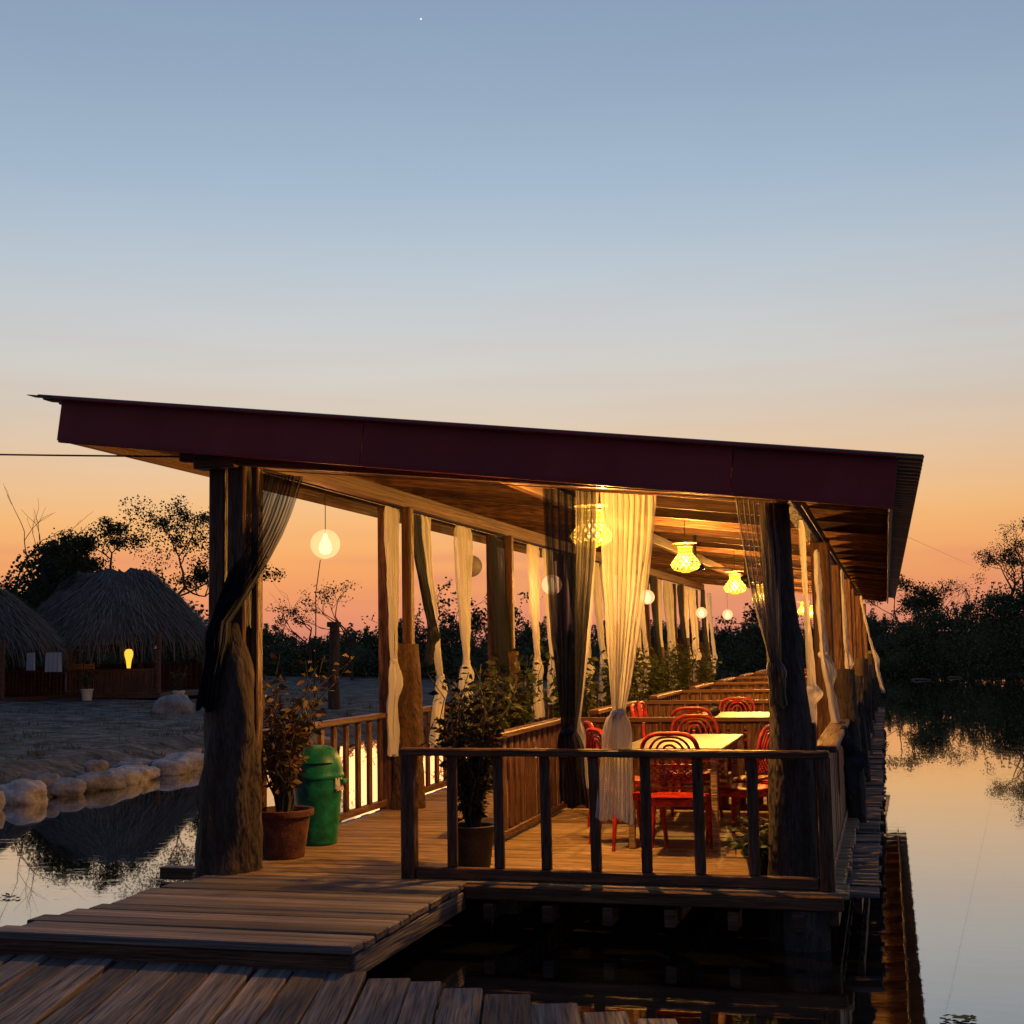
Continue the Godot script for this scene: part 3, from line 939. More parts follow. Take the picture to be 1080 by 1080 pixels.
func build_pavilion() -> void:
	rng.seed = 111
	var P := thing("floating_pavilion", "long open-sided timber pavilion with a maroon-edged sloping roof over the water", "pavilion", Vector3(-2.6, 0.0, -8.7))
	var o := -P.position
	# deck: stringers carry planks laid across
	var deck := part(P, "deck", bmesh(Vector3(0.14, 0.16, 27.0)), pick("dark_deep"), at(-2.5, 0.215, -22.2).translated(o))
	var di := deck.transform.affine_inverse().translated_local(o)
	for x in [-4.75, -3.6, -1.4, -0.42]:
		part(deck, "stringer", bmesh(Vector3(0.12, 0.16, 27.0)), pick("dark_deep"), di * at(x, 0.215, -22.2))
	var z := -8.64
	while z > -35.6:
		var w := rng.randf_range(0.16, 0.2)
		part(deck, "plank", bmesh(Vector3(4.52, 0.04, snappedf(w - 0.014, 0.004)), 0.005), pick("deck"), di * at(-2.57 + rng.randf_range(-0.02, 0.02), 0.33 + rng.randf_range(-0.002, 0.002), z - w * 0.5))
		z -= w
	var fb := part(deck, "front_beam", bmesh(Vector3(2.45, 0.085, 0.06)), pick("rafter"), di * at(-1.55, 0.292, -8.607))
	for k in 6:
		part(deck, "joist_end", bmesh(Vector3(0.07, 0.11, 0.2)), pick("dark"), di * at(-2.6 + k * 0.4, 0.17, -8.66))
	part(deck, "brace_log", bmesh(Vector3(1.5, 0.1, 0.12)), pick("dark"), di * at(-5.2, 0.07, -10.2))
	# roof: corrugated sheet, maroon fascia, rafters across, beams along
	var mb := MB.new()
	var prof := []
	z = -8.37
	while z > -36.2:
		for q in [[0.0, 0.0], [0.11, 0.0], [0.135, 0.026], [0.175, 0.026]]:
			prof.append([z - q[0], q[1]])
		z -= 0.2
	for off in [0.0, 0.005]:
		var rows := []
		for q in prof:
			var row := []
			for x in [-6.05, -4.0, -2.0, 0.0, 0.27]:
				row.append(Vector3(x, roof_y(x) + 0.012 + q[1] + off, q[0]))
			rows.append(row)
		mb.grid(rows)
	for x in [-6.05, 0.27]:
		for i in prof.size() - 1:
			var a := Vector3(x, roof_y(x) + 0.012 + prof[i][1], prof[i][0])
			var b := Vector3(x, roof_y(x) + 0.012 + prof[i + 1][1], prof[i + 1][0])
			mb.quad(a, b, b + Vector3(0, 0.005, 0), a + Vector3(0, 0.005, 0))
	for i in mb.v.size():
		mb.v[i] += o
	var roof := part(P, "roof", mb.mesh(), M.sheet)
	var ri := Transform3D(Basis.IDENTITY, o)
	var cuts := [-5.82, -3.42, -0.9, 0.1]
	for i in 3:
		var x0: float = cuts[i] + (0.0015 if i > 0 else 0.0)
		var x1: float = cuts[i + 1] - 0.0015
		var h := 0.3
		var a := Vector3(x0, roof_y(x0) - h * 0.5, -8.45 + 0.003 * (i % 2)) + o
		var b := Vector3(x1, roof_y(x1) - h * 0.5, -8.45 + 0.003 * (i % 2)) + o
		bar(roof, "fascia_panel", a, b, h, 0.02, M.fascia, 0.004)
		bar(roof, "fascia_lip", a + Vector3(0, -h * 0.5 - 0.008, 0.006), b + Vector3(0, -h * 0.5 - 0.008, 0.006), 0.018, 0.036, M.fascia, 0.005)
	bar(roof, "flashing", Vector3(-5.83, roof_y(-5.83) + 0.004, -8.41) + o, Vector3(0.11, roof_y(0.11) + 0.004, -8.41) + o, 0.018, 0.1, M.fascia, 0.004)
	var k := 0
	z = -8.52
	while z > -35.8:
		bar(roof, "rafter", Vector3(-5.8, roof_y(-5.8) - 0.065, z) + o, Vector3(0.05, roof_y(0.05) - 0.065, z) + o, 0.125, 0.055, pick("rafter"))
		z -= 1.17
	bar(roof, "beam", Vector3(-4.7, 3.42, -8.56) + o, Vector3(-4.7, 3.42, -35.8) + o, 0.16, 0.09, M.beam)
	bar(roof, "beam", Vector3(-0.6, 2.89, -8.56) + o, Vector3(-0.6, 2.89, -35.8) + o, 0.17, 0.1, pick("dark"))
	bar(roof, "beam", Vector3(-2.7, 3.19, -8.56) + o, Vector3(-2.7, 3.19, -35.8) + o, 0.12, 0.08, M.beam)
	bar(roof, "side_fascia", Vector3(-5.815, roof_y(-5.815) - 0.155, -8.465) + o, Vector3(-5.815, roof_y(-5.815) - 0.155, -35.8) + o, 0.3, 0.02, M.beam)
	bar(roof, "eave_board", Vector3(0.07, roof_y(0.07) - 0.09, -8.47) + o, Vector3(0.07, roof_y(0.07) - 0.09, -35.8) + o, 0.15, 0.03, pick("dark"))
	bar(roof, "header_beam", Vector3(-4.95, 3.36, -8.7) + o, Vector3(-0.45, 2.86, -8.7) + o, 0.11, 0.08, pick("dark"))
	# pale lining boards tacked under the rafters at the front
	for q in [[-4.2, -3.0, -8.9], [-3.6, -2.7, -9.6], [-0.55, 0.0, -9.0]]:
		bar(roof, "lining_board", Vector3(q[0], roof_y(q[0]) - 0.137, q[2]) + o, Vector3(q[1], roof_y(q[1]) - 0.137, q[2]) + o, 0.012, 0.2, pick("deck"))
	# columns: forked driftwood stumps carrying squared posts on the left, trunks and posts on the right
	trunk(P, "column", -4.57 + o.x, -8.8 + o.z, [Vector2(0.26, -1.5), Vector2(0.235, 0.3), Vector2(0.21, 0.6), Vector2(0.2, 1.2), Vector2(0.19, 1.75), Vector2(0.15, 2.05), Vector2(0.08, 2.25)], 0.55, 7, M.bark, Vector2(-0.01, 0.0))
	part(P, "post", bmesh(Vector3(0.13, 2.0, 0.12), 0.012), pick("red_upright"), at(-4.71, 2.4, -8.84).translated(o))
	part(P, "post", bmesh(Vector3(0.14, 2.3, 0.13), 0.012), pick("dark_upright"), at(-4.52, 2.3, -8.78).translated(o))
	part(P, "post", bmesh(Vector3(0.055, 2.2, 0.09), 0.008), pick("dark_upright"), at(-4.4, 2.3, -8.82).translated(o))
	part(P, "post_cap", bmesh(Vector3(0.34, 0.12, 0.16), 0.012), pick("dark"), at(-4.66, 3.3, -8.72).translated(o))
	for i in range(1, 8):
		var zc := -8.75 - 3.75 * i
		var top := 2.05 - 0.1 * (i % 3)
		trunk(P, "stump", -4.62 + o.x, zc + o.z, [Vector2(0.19, -1.5), Vector2(0.185, 0.3), Vector2(0.165, 0.8), Vector2(0.16, 1.5), Vector2(0.15, top)], 0.25, 20 + i, M.stump)
		part(P, "post", bmesh(Vector3(0.12, 3.05, 0.13), 0.012), pick("red_upright"), at(-4.78, 1.8, zc + 0.1).translated(o))
		part(P, "post", bmesh(Vector3(0.1, 1.45, 0.11), 0.012), pick("dark_upright"), at(-4.6, 2.6, zc - 0.06).translated(o))
	trunk(P, "column", -0.62 + o.x, -8.95 + o.z, [Vector2(0.16, -1.5), Vector2(0.165, 0.3), Vector2(0.15, 0.9), Vector2(0.125, 1.6), Vector2(0.1, 2.2), Vector2(0.095, 2.82)], 0.2, 33, M.bark, Vector2(-0.01, 0.0))
	part(P, "post", bmesh(Vector3(0.1, 1.25, 0.1), 0.01), pick("dark_upright"), at(-0.52, 0.75, -9.02).translated(o))
	for i in range(1, 8):
		var zc := -8.75 - 3.75 * i
		part(P, "post", bmesh(Vector3(0.17, 3.3, 0.17), 0.014), pick("red_upright"), at(-0.58 + 0.03 * (i % 2), 1.2, zc).translated(o))
		trunk(P, "stump", -0.36 + o.x, zc + 0.1 + o.z, [Vector2(0.1, -1.5), Vector2(0.1, 0.3), Vector2(0.09, 1.0), Vector2(0.085, 1.5 + 0.15 * (i % 2))], 0.3, 40 + i, M.bark)
	# under-deck piles at the front corner
	trunk(P, "pile", -0.55 + o.x, -8.72 + o.z, [Vector2(0.15, -1.5), Vector2(0.145, 0.24)], 0.2, 51, M.bark)
	trunk(P, "pile", -2.9 + o.x, -9.3 + o.z, [Vector2(0.13, -1.5), Vector2(0.12, 0.13)], 0.2, 52, M.bark)
	# front railing: wide-spaced dark balusters
	var fr := bar(P, "railing", Vector3(-3.26, 1.2, -8.72) + o, Vector3(-0.38, 1.19, -8.72) + o, 0.05, 0.1, pick("dark"), 0.01)
	var fi := fr.transform.affine_inverse().translated_local(o)
	for x in [-2.89, -2.56, -2.235, -1.9, -1.56, -1.215, -0.87]:
		part(fr, "baluster", bmesh(Vector3(0.068, 0.74, 0.04), 0.006), pick("dark_upright"), fi * turned(Vector3(x, 0.8, -8.72), Vector3(0, 0, rng.randf_range(-0.008, 0.008))))
	part(fr, "corner_post", bmesh(Vector3(0.1, 0.84, 0.09), 0.008), pick("dark_upright"), fi * at(-3.2, 0.765, -8.72))
	part(fr, "corner_post", bmesh(Vector3(0.09, 0.84, 0.09), 0.008), pick("dark_upright"), fi * at(-0.42, 0.765, -8.72))
	part(fr, "bottom_rail", bmesh(Vector3(2.68, 0.075, 0.06), 0.008), pick("dark"), fi * at(-1.81, 0.392, -8.72))
	# outer left railings between columns, inner side railings, cross partitions, right railings
	for i in 7:
		var z0 := -8.75 - 3.75 * i
		railing(P, Vector3(-4.74, 1.265, z0 - (0.45 if i == 0 else 0.25)) + o, Vector3(-4.74, 1.265, z0 - 3.5) + o, 0.89, 0.075, 0.2, 0.035, Vector2(0.11, 0.05), "red")
		railing(P, Vector3(-3.03, 1.2, z0 - 1.45) + o, Vector3(-3.03, 1.2, z0 - 3.7) + o, 0.85, 0.1, 0.085, 0.025, Vector2(0.11, 0.05), "red")
		railing(P, Vector3(-3.03, 1.2, z0 - 3.77) + o, Vector3(-0.66, 1.2, z0 - 3.77) + o, 0.85, 0.13, 0.02, 0.025, Vector2(0.1, 0.045), "red")
		railing(P, Vector3(-0.42, 1.2, z0 - 0.3) + o, Vector3(-0.42, 1.2, z0 - 3.62) + o, 0.85, 0.12, 0.03, 0.025, Vector2(0.15, 0.045), "red")
	# narrow plank ledge outside the right railing
	var ledge := part(P, "ledge", bmesh(Vector3(0.05, 0.09, 26.0)), pick("dark_deep"), at(-0.25, 0.2, -22.0).translated(o))
	var li := ledge.transform.affine_inverse().translated_local(o)
	z = -9.02
	while z > -34.0:
		var w := rng.randf_range(0.13, 0.2)
		part(ledge, "plank", bmesh(Vector3(snappedf(rng.randf_range(0.2, 0.25), 0.01), 0.03, snappedf(w - 0.02, 0.01)), 0.005), pick("weathered"), li * turned(Vector3(-0.23 + rng.randf_range(-0.02, 0.02), 0.285 + rng.randf_range(-0.02, 0.01), z), Vector3(rng.randf_range(-0.02, 0.02), rng.randf_range(-0.04, 0.04), rng.randf_range(-0.02, 0.02))))
		z -= w
	# thin wires the curtains hang from
	var wm: Material = M.metal
	var wire := MB.new()
	for q in [[Vector3(-4.66, 3.3, -8.9), Vector3(-4.66, 3.3, -35.7)], [Vector3(-0.5, 2.8, -8.9), Vector3(-0.5, 2.8, -35.7)], [Vector3(-4.4, 3.24, -8.9), Vector3(-0.6, 2.83, -8.9)]]:
		wire = MB.new()
		wire.tube([q[0] + o, q[1] + o], [0.004, 0.004], 5)
		part(P, "curtain_wire", wire.mesh(), wm)

func build_wires() -> void:
	var a := MB.new()
	var pts := []
	for i in 13:
		var u := i / 12.0
		pts.append(Vector3(-4.66, 3.33, -8.74).lerp(Vector3(-22.0, 4.6, -8.0), u) + Vector3(0, -0.5 * 4.0 * u * (1.0 - u) * 0.12, 0))
	a.tube(pts, [0.007], 5)
	tag(part(self, "power_cable", a.mesh(), M.black), "thin dark cable running from the left column out of the picture", "cable")
	var b := MB.new()
	pts = []
	for i in 9:
		pts.append(Vector3(-0.15, 2.95, -11.6).lerp(Vector3(5.4, 5.6, -77.2), i / 8.0))
	b.tube(pts, [0.002], 5)
	tag(part(self, "power_cable", b.mesh(), M.black), "thin cable from the right eave down to the far bank tree", "cable")

# ---------- curtains ----------
func curtain(label: String, group: String, m: Material, A: Vector3, B: Vector3, T: Vector3, C: Vector3, wb: float, n: int, tie: float, sd: int, alpha := 0.5, knot := true) -> void:
	rng.seed = sd * 31 + 5
	var mid := (A + B) * 0.5
	var dirv := (B - A)
	var w0 := dirv.length()
	dirv = dirv / w0
	var nrm := dirv.cross(Vector3.UP).normalized()
	var o := mid
	var ph := rng.randf() * TAU
	var cols := n * 8
	var cz := FastNoiseLite.new()
	cz.seed = sd
	cz.frequency = 1.0
	cz.fractal_octaves = 3
	var dens := PackedFloat32Array()
	for i in cols + 1:
		dens.append(alpha * rng.randf_range(0.8, 1.2) + 0.12 * sin(TAU * n * i / cols + ph))
	var mb := MB.new()
	var rows := []
	var r1 := 22
	var r2 := 16
	for j in r1 + r2 + 1:
		var row := []
		var ctr: Vector3
		var w: float
		var amp: float
		var bundle := 0.0
		if j <= r1:
			var v := float(j) / r1
			ctr = mid.lerp(T, v)
			var sw := mid.lerp(T, pow(v, 1.25))
			ctr = Vector3(sw.x, ctr.y, sw.z)
			w = lerpf(w0, tie * 2.0, pow(v, 1.15)) + tie * 0.6 * sin(v * PI)
			amp = lerpf(0.36 * w0 / n, tie * 0.5, v) * (0.55 if v < 0.03 else 1.0)
			bundle = tie * v * v
		else:
			var v := float(j - r1) / r2
			ctr = T.lerp(C, v)
			w = lerpf(tie * 2.0, wb, pow(v, 0.4)) + 0.03 * sin(minf(v * 2.6, 1.0) * PI)
			amp = lerpf(tie * 0.5, 0.035, pow(v, 0.6))
			bundle = tie * (1.0 - v) * 0.8 + 0.05 * sin(minf(v * 2.4, 1.0) * PI)
		for i in cols + 1:
			var u := float(i) / cols
			var f := (0.75 + 0.5 * cz.get_noise_2d(u * 4.0, 9.0)) * sin(TAU * n * u + ph + 1.3 * sin(u * 7.0 + sd) + 1.1 * cz.get_noise_2d(u * 2.0, j * 0.05 + 20.0)) + 0.4 * sin(TAU * n * 2.3 * u + sd)
			var off := dirv * ((u - 0.5) * w) + nrm * (amp * f + bundle * sin(PI * u) * (1.0 if i % 2 == 0 else 0.9))
			off += nrm * (minf(0.025, w0 * 0.05) * cz.get_noise_2d(u * 5.0, j * 0.13)) + dirv * (0.009 * cz.get_noise_2d(u * 3.0 + 40.0, j * 0.1)) * (0.3 if j == 0 else 1.0)
			if j == r1 + r2:
				off.y += 0.02 * sin(u * 9.0 + sd)
			row.append(ctr + off - o)
		rows.append(row)
	# one sheet, its threads a little denser in some folds
	var ids := []
	for j in rows.size():
		var r := PackedInt32Array()
		for i in cols + 1:
			mb.tint = Color(1, 1, 1, clampf(dens[i] * (1.0 + 0.75 * smoothstep(0.25, 1.0, float(j) / r1)), 0.15, 0.96))
			r.append(mb.p(rows[j][i]))
		ids.append(r)
	for j in rows.size() - 1:
		for i in cols:
			mb.t.append(ids[j][i]); mb.t.append(ids[j][i + 1]); mb.t.append(ids[j + 1][i + 1])
			mb.t.append(ids[j][i]); mb.t.append(ids[j + 1][i + 1]); mb.t.append(ids[j + 1][i])
	var c := part(self, "sheer_curtain", mb.mesh(true), m, Transform3D(Basis.IDENTITY, o))
	tag(c, label, "curtain", group)
	if knot:
		var kb := MB.new()
		kb.tint = Color(1, 1, 1, 0.95)
		kb.lathe([Vector2(tie * 0.6, -0.03), Vector2(tie * 0.95, -0.02), Vector2(tie * 1.08, 0.0), Vector2(tie * 0.95, 0.02), Vector2(tie * 0.6, 0.03)], 16, Vector3.ZERO, 0.5, sd)
		part(c, "knot", kb.mesh(true), m, Transform3D(Basis.from_euler(Vector3(0.3, 0, 0.35)), T - o + nrm * tie * 0.3))

func build_curtains() -> void:
	var W: Material = M.white_sheer
	var D: Material = M.dark_sheer
	var g := "curtains tied back around the pavilion"
	var zf := -8.9
	# front
	curtain("dark sheer curtain knotted near the middle of the front railing", g, D, Vector3(-2.26, 3.0, zf), Vector3(-1.88, 2.96, zf), Vector3(-2.11, 1.33, zf), Vector3(-2.07, 0.83, zf + 0.05), 0.2, 8, 0.05, 1, 0.88)
	curtain("narrow white sheer hanging behind the dark front curtain beside the first pendant lamp", g, W, Vector3(-2.04, 2.98, zf - 0.08), Vector3(-1.88, 2.96, zf - 0.08), Vector3(-2.06, 1.4, zf - 0.08), Vector3(-2.03, 0.95, zf - 0.06), 0.08, 4, 0.02, 2, 0.4, false)
	curtain("white sheer curtain lit yellow by a lamp, knotted above the front railing", g, W, Vector3(-1.85, 2.95, zf), Vector3(-1.46, 2.91, zf), Vector3(-1.76, 1.45, zf), Vector3(-1.755, 0.77, zf + 0.24), 0.26, 9, 0.045, 3, 0.55)
	curtain("greyish sheer curtain swept back against the front right column", g, M.grey_sheer, Vector3(-0.93, 2.86, zf + 0.04), Vector3(-0.66, 2.83, zf + 0.04), Vector3(-0.7, 1.78, zf + 0.1), Vector3(-0.69, 1.5, zf + 0.12), 0.12, 7, 0.04, 4, 0.62, false)
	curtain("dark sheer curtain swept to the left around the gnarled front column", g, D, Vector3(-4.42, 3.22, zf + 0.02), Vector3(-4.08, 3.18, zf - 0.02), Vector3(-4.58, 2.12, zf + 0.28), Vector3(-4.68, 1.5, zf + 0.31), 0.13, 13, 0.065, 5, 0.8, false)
	# left side
	var x := -4.66
	curtain("white curtain hanging just before the second left column, tied with a puff", g, W, Vector3(x, 3.3, -12.08), Vector3(x, 3.3, -12.46), Vector3(x, 1.78, -12.26), Vector3(x, 0.88, -12.3), 0.34, 5, 0.04, 6, 0.75)
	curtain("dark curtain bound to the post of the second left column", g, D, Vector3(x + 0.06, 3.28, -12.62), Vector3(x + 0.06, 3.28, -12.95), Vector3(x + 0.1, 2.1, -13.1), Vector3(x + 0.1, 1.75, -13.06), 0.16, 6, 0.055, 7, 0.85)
	curtain("white curtain slanting away behind the second left column", g, W, Vector3(x, 3.3, -12.98), Vector3(x, 3.3, -13.42), Vector3(x, 1.6, -13.66), Vector3(x, 0.9, -13.55), 0.36, 5, 0.045, 8, 0.75)
	curtain("white curtain knotted midway between the second and third left columns", g, W, Vector3(x, 3.3, -14.36), Vector3(x, 3.3, -14.84), Vector3(x, 1.74, -14.6), Vector3(x, 1.0, -14.62), 0.4, 5, 0.045, 9, 0.65)
	curtain("thin dark sheer spread just before the third left column", g, D, Vector3(x, 3.28, -15.7), Vector3(x, 3.28, -16.55), Vector3(x, 1.5, -16.2), Vector3(x, 0.9, -16.2), 0.5, 10, 0.12, 10, 0.4, false)
	curtain("white curtain tied beside the third left column", g, W, Vector3(x, 3.3, -17.45), Vector3(x, 3.3, -17.95), Vector3(x + 0.05, 1.75, -17.6), Vector3(x + 0.05, 0.95, -17.75), 0.42, 5, 0.05, 11, 0.75)
	var kinds := ["white curtain before the %s left column", "dark curtain bound at the %s left column", "white curtain behind the %s left column", "white curtain hung midway past the %s left column"]
	for i in range(3, 8):
		var zc := -8.75 - 3.75 * i
		var rr := RandomNumberGenerator.new()
		rr.seed = 900 + i
		for k in 4:
			var z0: float = zc + [1.25, 0.35, -0.8, -1.7][k] + rr.randf_range(-0.2, 0.2)
			var ty := rr.randf_range(1.55, 1.85)
			var sway := rr.randf_range(-0.25, 0.25)
			if k == 1:
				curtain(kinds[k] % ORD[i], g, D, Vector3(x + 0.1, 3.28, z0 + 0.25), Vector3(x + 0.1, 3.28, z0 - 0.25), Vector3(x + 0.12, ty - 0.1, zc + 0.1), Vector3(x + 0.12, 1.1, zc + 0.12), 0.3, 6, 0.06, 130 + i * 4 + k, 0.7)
			else:
				curtain(kinds[k] % ORD[i], g, W, Vector3(x, 3.3, z0 + 0.25), Vector3(x, 3.3, z0 - 0.25), Vector3(x + 0.05, ty, z0 + sway), Vector3(x + 0.05, 0.95 + 0.2 * rr.randf(), z0 + sway * 0.8), 0.4, 5, 0.05, 130 + i * 4 + k, 0.7)
	# right side
	curtain("white curtain sliver just behind the front right column", g, W, Vector3(-0.54, 2.75, -9.4), Vector3(-0.54, 2.75, -9.6), Vector3(-0.54, 1.6, -9.75), Vector3(-0.54, 1.3, -9.75), 0.14, 4, 0.03, 61, 0.4, false)
	curtain("white curtain tied with a knot on the right side, before the second right post", g, W, Vector3(-0.53, 2.66, -11.2), Vector3(-0.53, 2.66, -11.5), Vector3(-0.52, 1.8, -11.35), Vector3(-0.44, 1.2, -11.75), 0.34, 5, 0.04, 62, 0.5)
	curtain("white curtain hanging past the second right post", g, W, Vector3(-0.5, 2.78, -16.7), Vector3(-0.5, 2.78, -17.1), Vector3(-0.5, 1.75, -17.1), Vector3(-0.48, 1.3, -17.2), 0.3, 5, 0.045, 63, 0.5, false)
	curtain("pale curtain blown outward over the right railing far along", g, W, Vector3(-0.42, 2.75, -25.4), Vector3(-0.42, 2.75, -25.7), Vector3(-0.27, 1.75, -25.8), Vector3(-0.1, 0.95, -25.9), 0.16, 6, 0.035, 64, 0.7, false)
	curtain("dark cloth end draped over the right railing behind the front column", "", D, Vector3(-0.36, 1.23, -10.75), Vector3(-0.36, 1.23, -11.1), Vector3(-0.33, 1.0, -10.95), Vector3(-0.32, 0.72, -10.95), 0.3, 5, 0.09, 65, 0.85, false)

# ---------- lamps ----------
func omni(parent: Node3D, pos: Vector3, e: float, col: Color, size: float) -> void:
	var l := OmniLight3D.new()
	l.name = "lamp_light"
	l.light_color = col
	l.light_energy = e
	l.light_size = size
	l.omni_range = 40.0
	l.omni_attenuation = 2.0
	l.shadow_enabled = true
	l.position = pos
	parent.add_child(l)

func bell(u: float) -> Vector2:
	# woven bell: wide low belly, narrow neck
	var r := 0.165 * sqrt(maxf(0.0, 1.0 - pow(1.0 - minf(u / 0.3, 1.0), 2.0))) * 0.75 + 0.04 if u < 0.3 else lerpf(0.164, 0.078, smoothstep(0.3, 0.8, u))
	return Vector2(r * 0.93, u * 0.27)

func build_lamps() -> void:
	var shade_m := glow(Color(1.0, 0.73, 0.17), 1.7, lin(0.012, 0.008, 0.001))
	var bulb_m := glow(Color(1.0, 0.85, 0.5), 14.0)
	var mb := MB.new()
	for s in [-1.0, 1.0]:
		for i in 15:
			var row_a := []
			for k in 13:
				var u := k / 12.0
				var q := bell(u)
				var a: float = TAU * i / 15.0 + s * u * 1.5
				var hw := 0.011
				var tang := Vector3(-sin(a), 0, cos(a)) * hw
				var c := Vector3(cos(a) * q.x, q.y, sin(a) * q.x) * Vector3(1.0 + 0.012 * s, 1, 1.0 + 0.012 * s)
				row_a.append([c - tang, c + tang])
			mb.grid(row_a)
	var shade := mb.mesh()
	mb = MB.new()
	for u in [0.0, 0.3, 0.62, 1.0]:
		var q := bell(u)
		var ring := []
		for k in 25:
			ring.append(Vector3(cos(TAU * k / 24.0) * (q.x + 0.004), q.y, sin(TAU * k / 24.0) * (q.x + 0.004)))
		mb.tube(ring, [0.006], 5, false)
	var hoops := mb.mesh()
	mb = MB.new()
	mb.lathe([Vector2(0.002, 0.06), Vector2(0.03, 0.07), Vector2(0.045, 0.1), Vector2(0.042, 0.13), Vector2(0.022, 0.165), Vector2(0.018, 0.19)], 16)
	var bulb := mb.mesh()
	mb = MB.new()
	mb.lathe([Vector2(0.13, 0.305), Vector2(0.134, 0.311), Vector2(0.12, 0.318), Vector2(0.02, 0.326), Vector2(0.012, 0.33)], 26)
	mb.lathe([Vector2(0.02, 0.298), Vector2(0.13, 0.305)], 26)
	var plate := mb.mesh()
	var zs := [-9.6, -14.0, -18.4, -22.6, -26.8, -31.0, -34.4]
	var where := ["first woven yellow pendant lamp, half hidden behind the front curtains", "second woven yellow pendant lamp, the largest one in plain view", "third woven yellow pendant lamp, left of the swept grey curtain", "fourth woven yellow pendant lamp, just behind the swept grey curtain's edge", "fifth woven yellow pendant lamp, hidden by the front right column", "sixth woven yellow pendant lamp, seen right of the front right column", "last woven yellow pendant lamp at the far end of the ceiling"]
	for i in zs.size():
		var x: float = [-2.07, -2.01, -1.97, -1.99, -1.9, -1.78, -1.8][i]
		var y: float = [2.63, 2.66, 2.58, 2.57, 2.55, 2.52, 2.52][i]
		var t := thing("pendant_lamp", where[i], "lamp", Vector3(x, y, zs[i]), 0.3 * i, "woven pendant lamps")
		part(t, "shade", shade, shade_m)
		part(t, "hoops", hoops, shade_m)
		part(t, "bulb", bulb, bulb_m)
		part(t, "ceiling_plate", plate, M.table_top)
		var cord := MB.new()
		cord.tube([Vector3(0, 0.18, 0), Vector3(0, roof_y(x) - y, 0)], [0.005], 5)
		part(t, "cord", cord.mesh(), M.black)
		omni(t, Vector3(0, 0.11, 0), 8.5, Color(1.0, 0.7, 0.32), 0.04)
	# round lanterns under the left eave
	var ball := MB.new()
	var pr := []
	for k in 25:
		var b := -PI / 2 + 0.12 + (PI - 0.24) * k / 24.0
		pr.append(Vector2(cos(b) * 0.135 * (1.0 + 0.012 * (k % 2)), sin(b) * 0.135))
	ball.lathe(pr, 28)
	var ballm := ball.mesh()
	var fl := MB.new()
	fl.lathe([Vector2(0.002, -0.1), Vector2(0.04, -0.085), Vector2(0.062, -0.045), Vector2(0.05, 0.01), Vector2(0.026, 0.055), Vector2(0.014, 0.095)], 16)
	var flm := fl.mesh()
	var lit := glow(Color(1.0, 0.7, 0.48), 1.5, lin(0.04, 0.036, 0.032))
	lit.albedo_color.a = 0.86
	lit.transparency = BaseMaterial3D.TRANSPARENCY_ALPHA
	lit.roughness = 0.6
	var dull := StandardMaterial3D.new()
	dull.albedo_color = lin(0.3, 0.28, 0.26)
	dull.albedo_color.a = 0.75
	dull.transparency = BaseMaterial3D.TRANSPARENCY_ALPHA
	dull.roughness = 0.7
	dull.cull_mode = BaseMaterial3D.CULL_DISABLED
	var hot := glow(Color(1.0, 0.8, 0.5), 12.0)
	var off_m: Material = M.white_plastic
	var names := ["glowing round lantern in the first left bay against the sunset", "unlit grey round lantern between the second and third left columns", "glowing round lantern seen through the dark front curtain", "small glowing lantern just right of the lit front curtain", "small glowing lantern below the second pendant lamp", "small glowing lantern farthest along the left aisle"]
	var lp := [Vector3(-4.95, 2.88, -11.31), Vector3(-4.95, 2.92, -15.81), Vector3(-4.3, 2.73, -17.35), Vector3(-4.3, 2.8, -24.8), Vector3(-4.3, 2.66, -32.4), Vector3(-4.0, 2.66, -35.3)]
	for i in 6:
		var t := thing("round_lantern", names[i], "lantern", lp[i], 0.0, "round lanterns along the left side")
		var on: bool = i != 1
		part(t, "globe", ballm, lit if on else dull)
		part(t, "bulb", flm, hot if on else off_m)
		var cord := MB.new()
		cord.tube([Vector3(0, 0.08, 0), Vector3(0, roof_y(lp[i].x) - lp[i].y, 0)], [0.004], 5)
		part(t, "cord", cord.mesh(), M.black)
		if on:
			omni(t, Vector3(0, -0.02, 0), 0.5, Color(1.0, 0.62, 0.3), 0.04)

func build_fans() -> void:
	var names := ["dark ceiling fan just behind the second pendant lamp", "dark ceiling fan just behind the third pendant lamp"]
	var ps := [Vector3(-2.26, 2.86, -16.6), Vector3(-2.06, 2.87, -20.8)]
	for i in 2:
		var t := thing("ceiling_fan", names[i], "fan", ps[i], 0.5 + i, "ceiling fans")
		t.scale = Vector3(1.3, 1.0, 1.3)
		var mb := MB.new()
		mb.lathe([Vector2(0.01, -0.06), Vector2(0.05, -0.05), Vector2(0.085, -0.02), Vector2(0.085, 0.03), Vector2(0.04, 0.07), Vector2(0.015, 0.09)], 18)
		part(t, "motor", mb.mesh(), M.black)
		mb = MB.new()
		mb.tube([Vector3(0, 0.07, 0), Vector3(0, roof_y(ps[i].x) - ps[i].y - 0.02, 0)], [0.014], 8)
		part(t, "rod", mb.mesh(), M.black)
		for k in 3:
			part(t, "blade", bmesh(Vector3(0.26, 0.008, 0.09), 0.002), M.metal, Transform3D(Basis.from_euler(Vector3(0.25, TAU * k / 3.0, 0)), Basis(Vector3.UP, TAU * k / 3.0) * Vector3(0.2, -0.01, 0)))

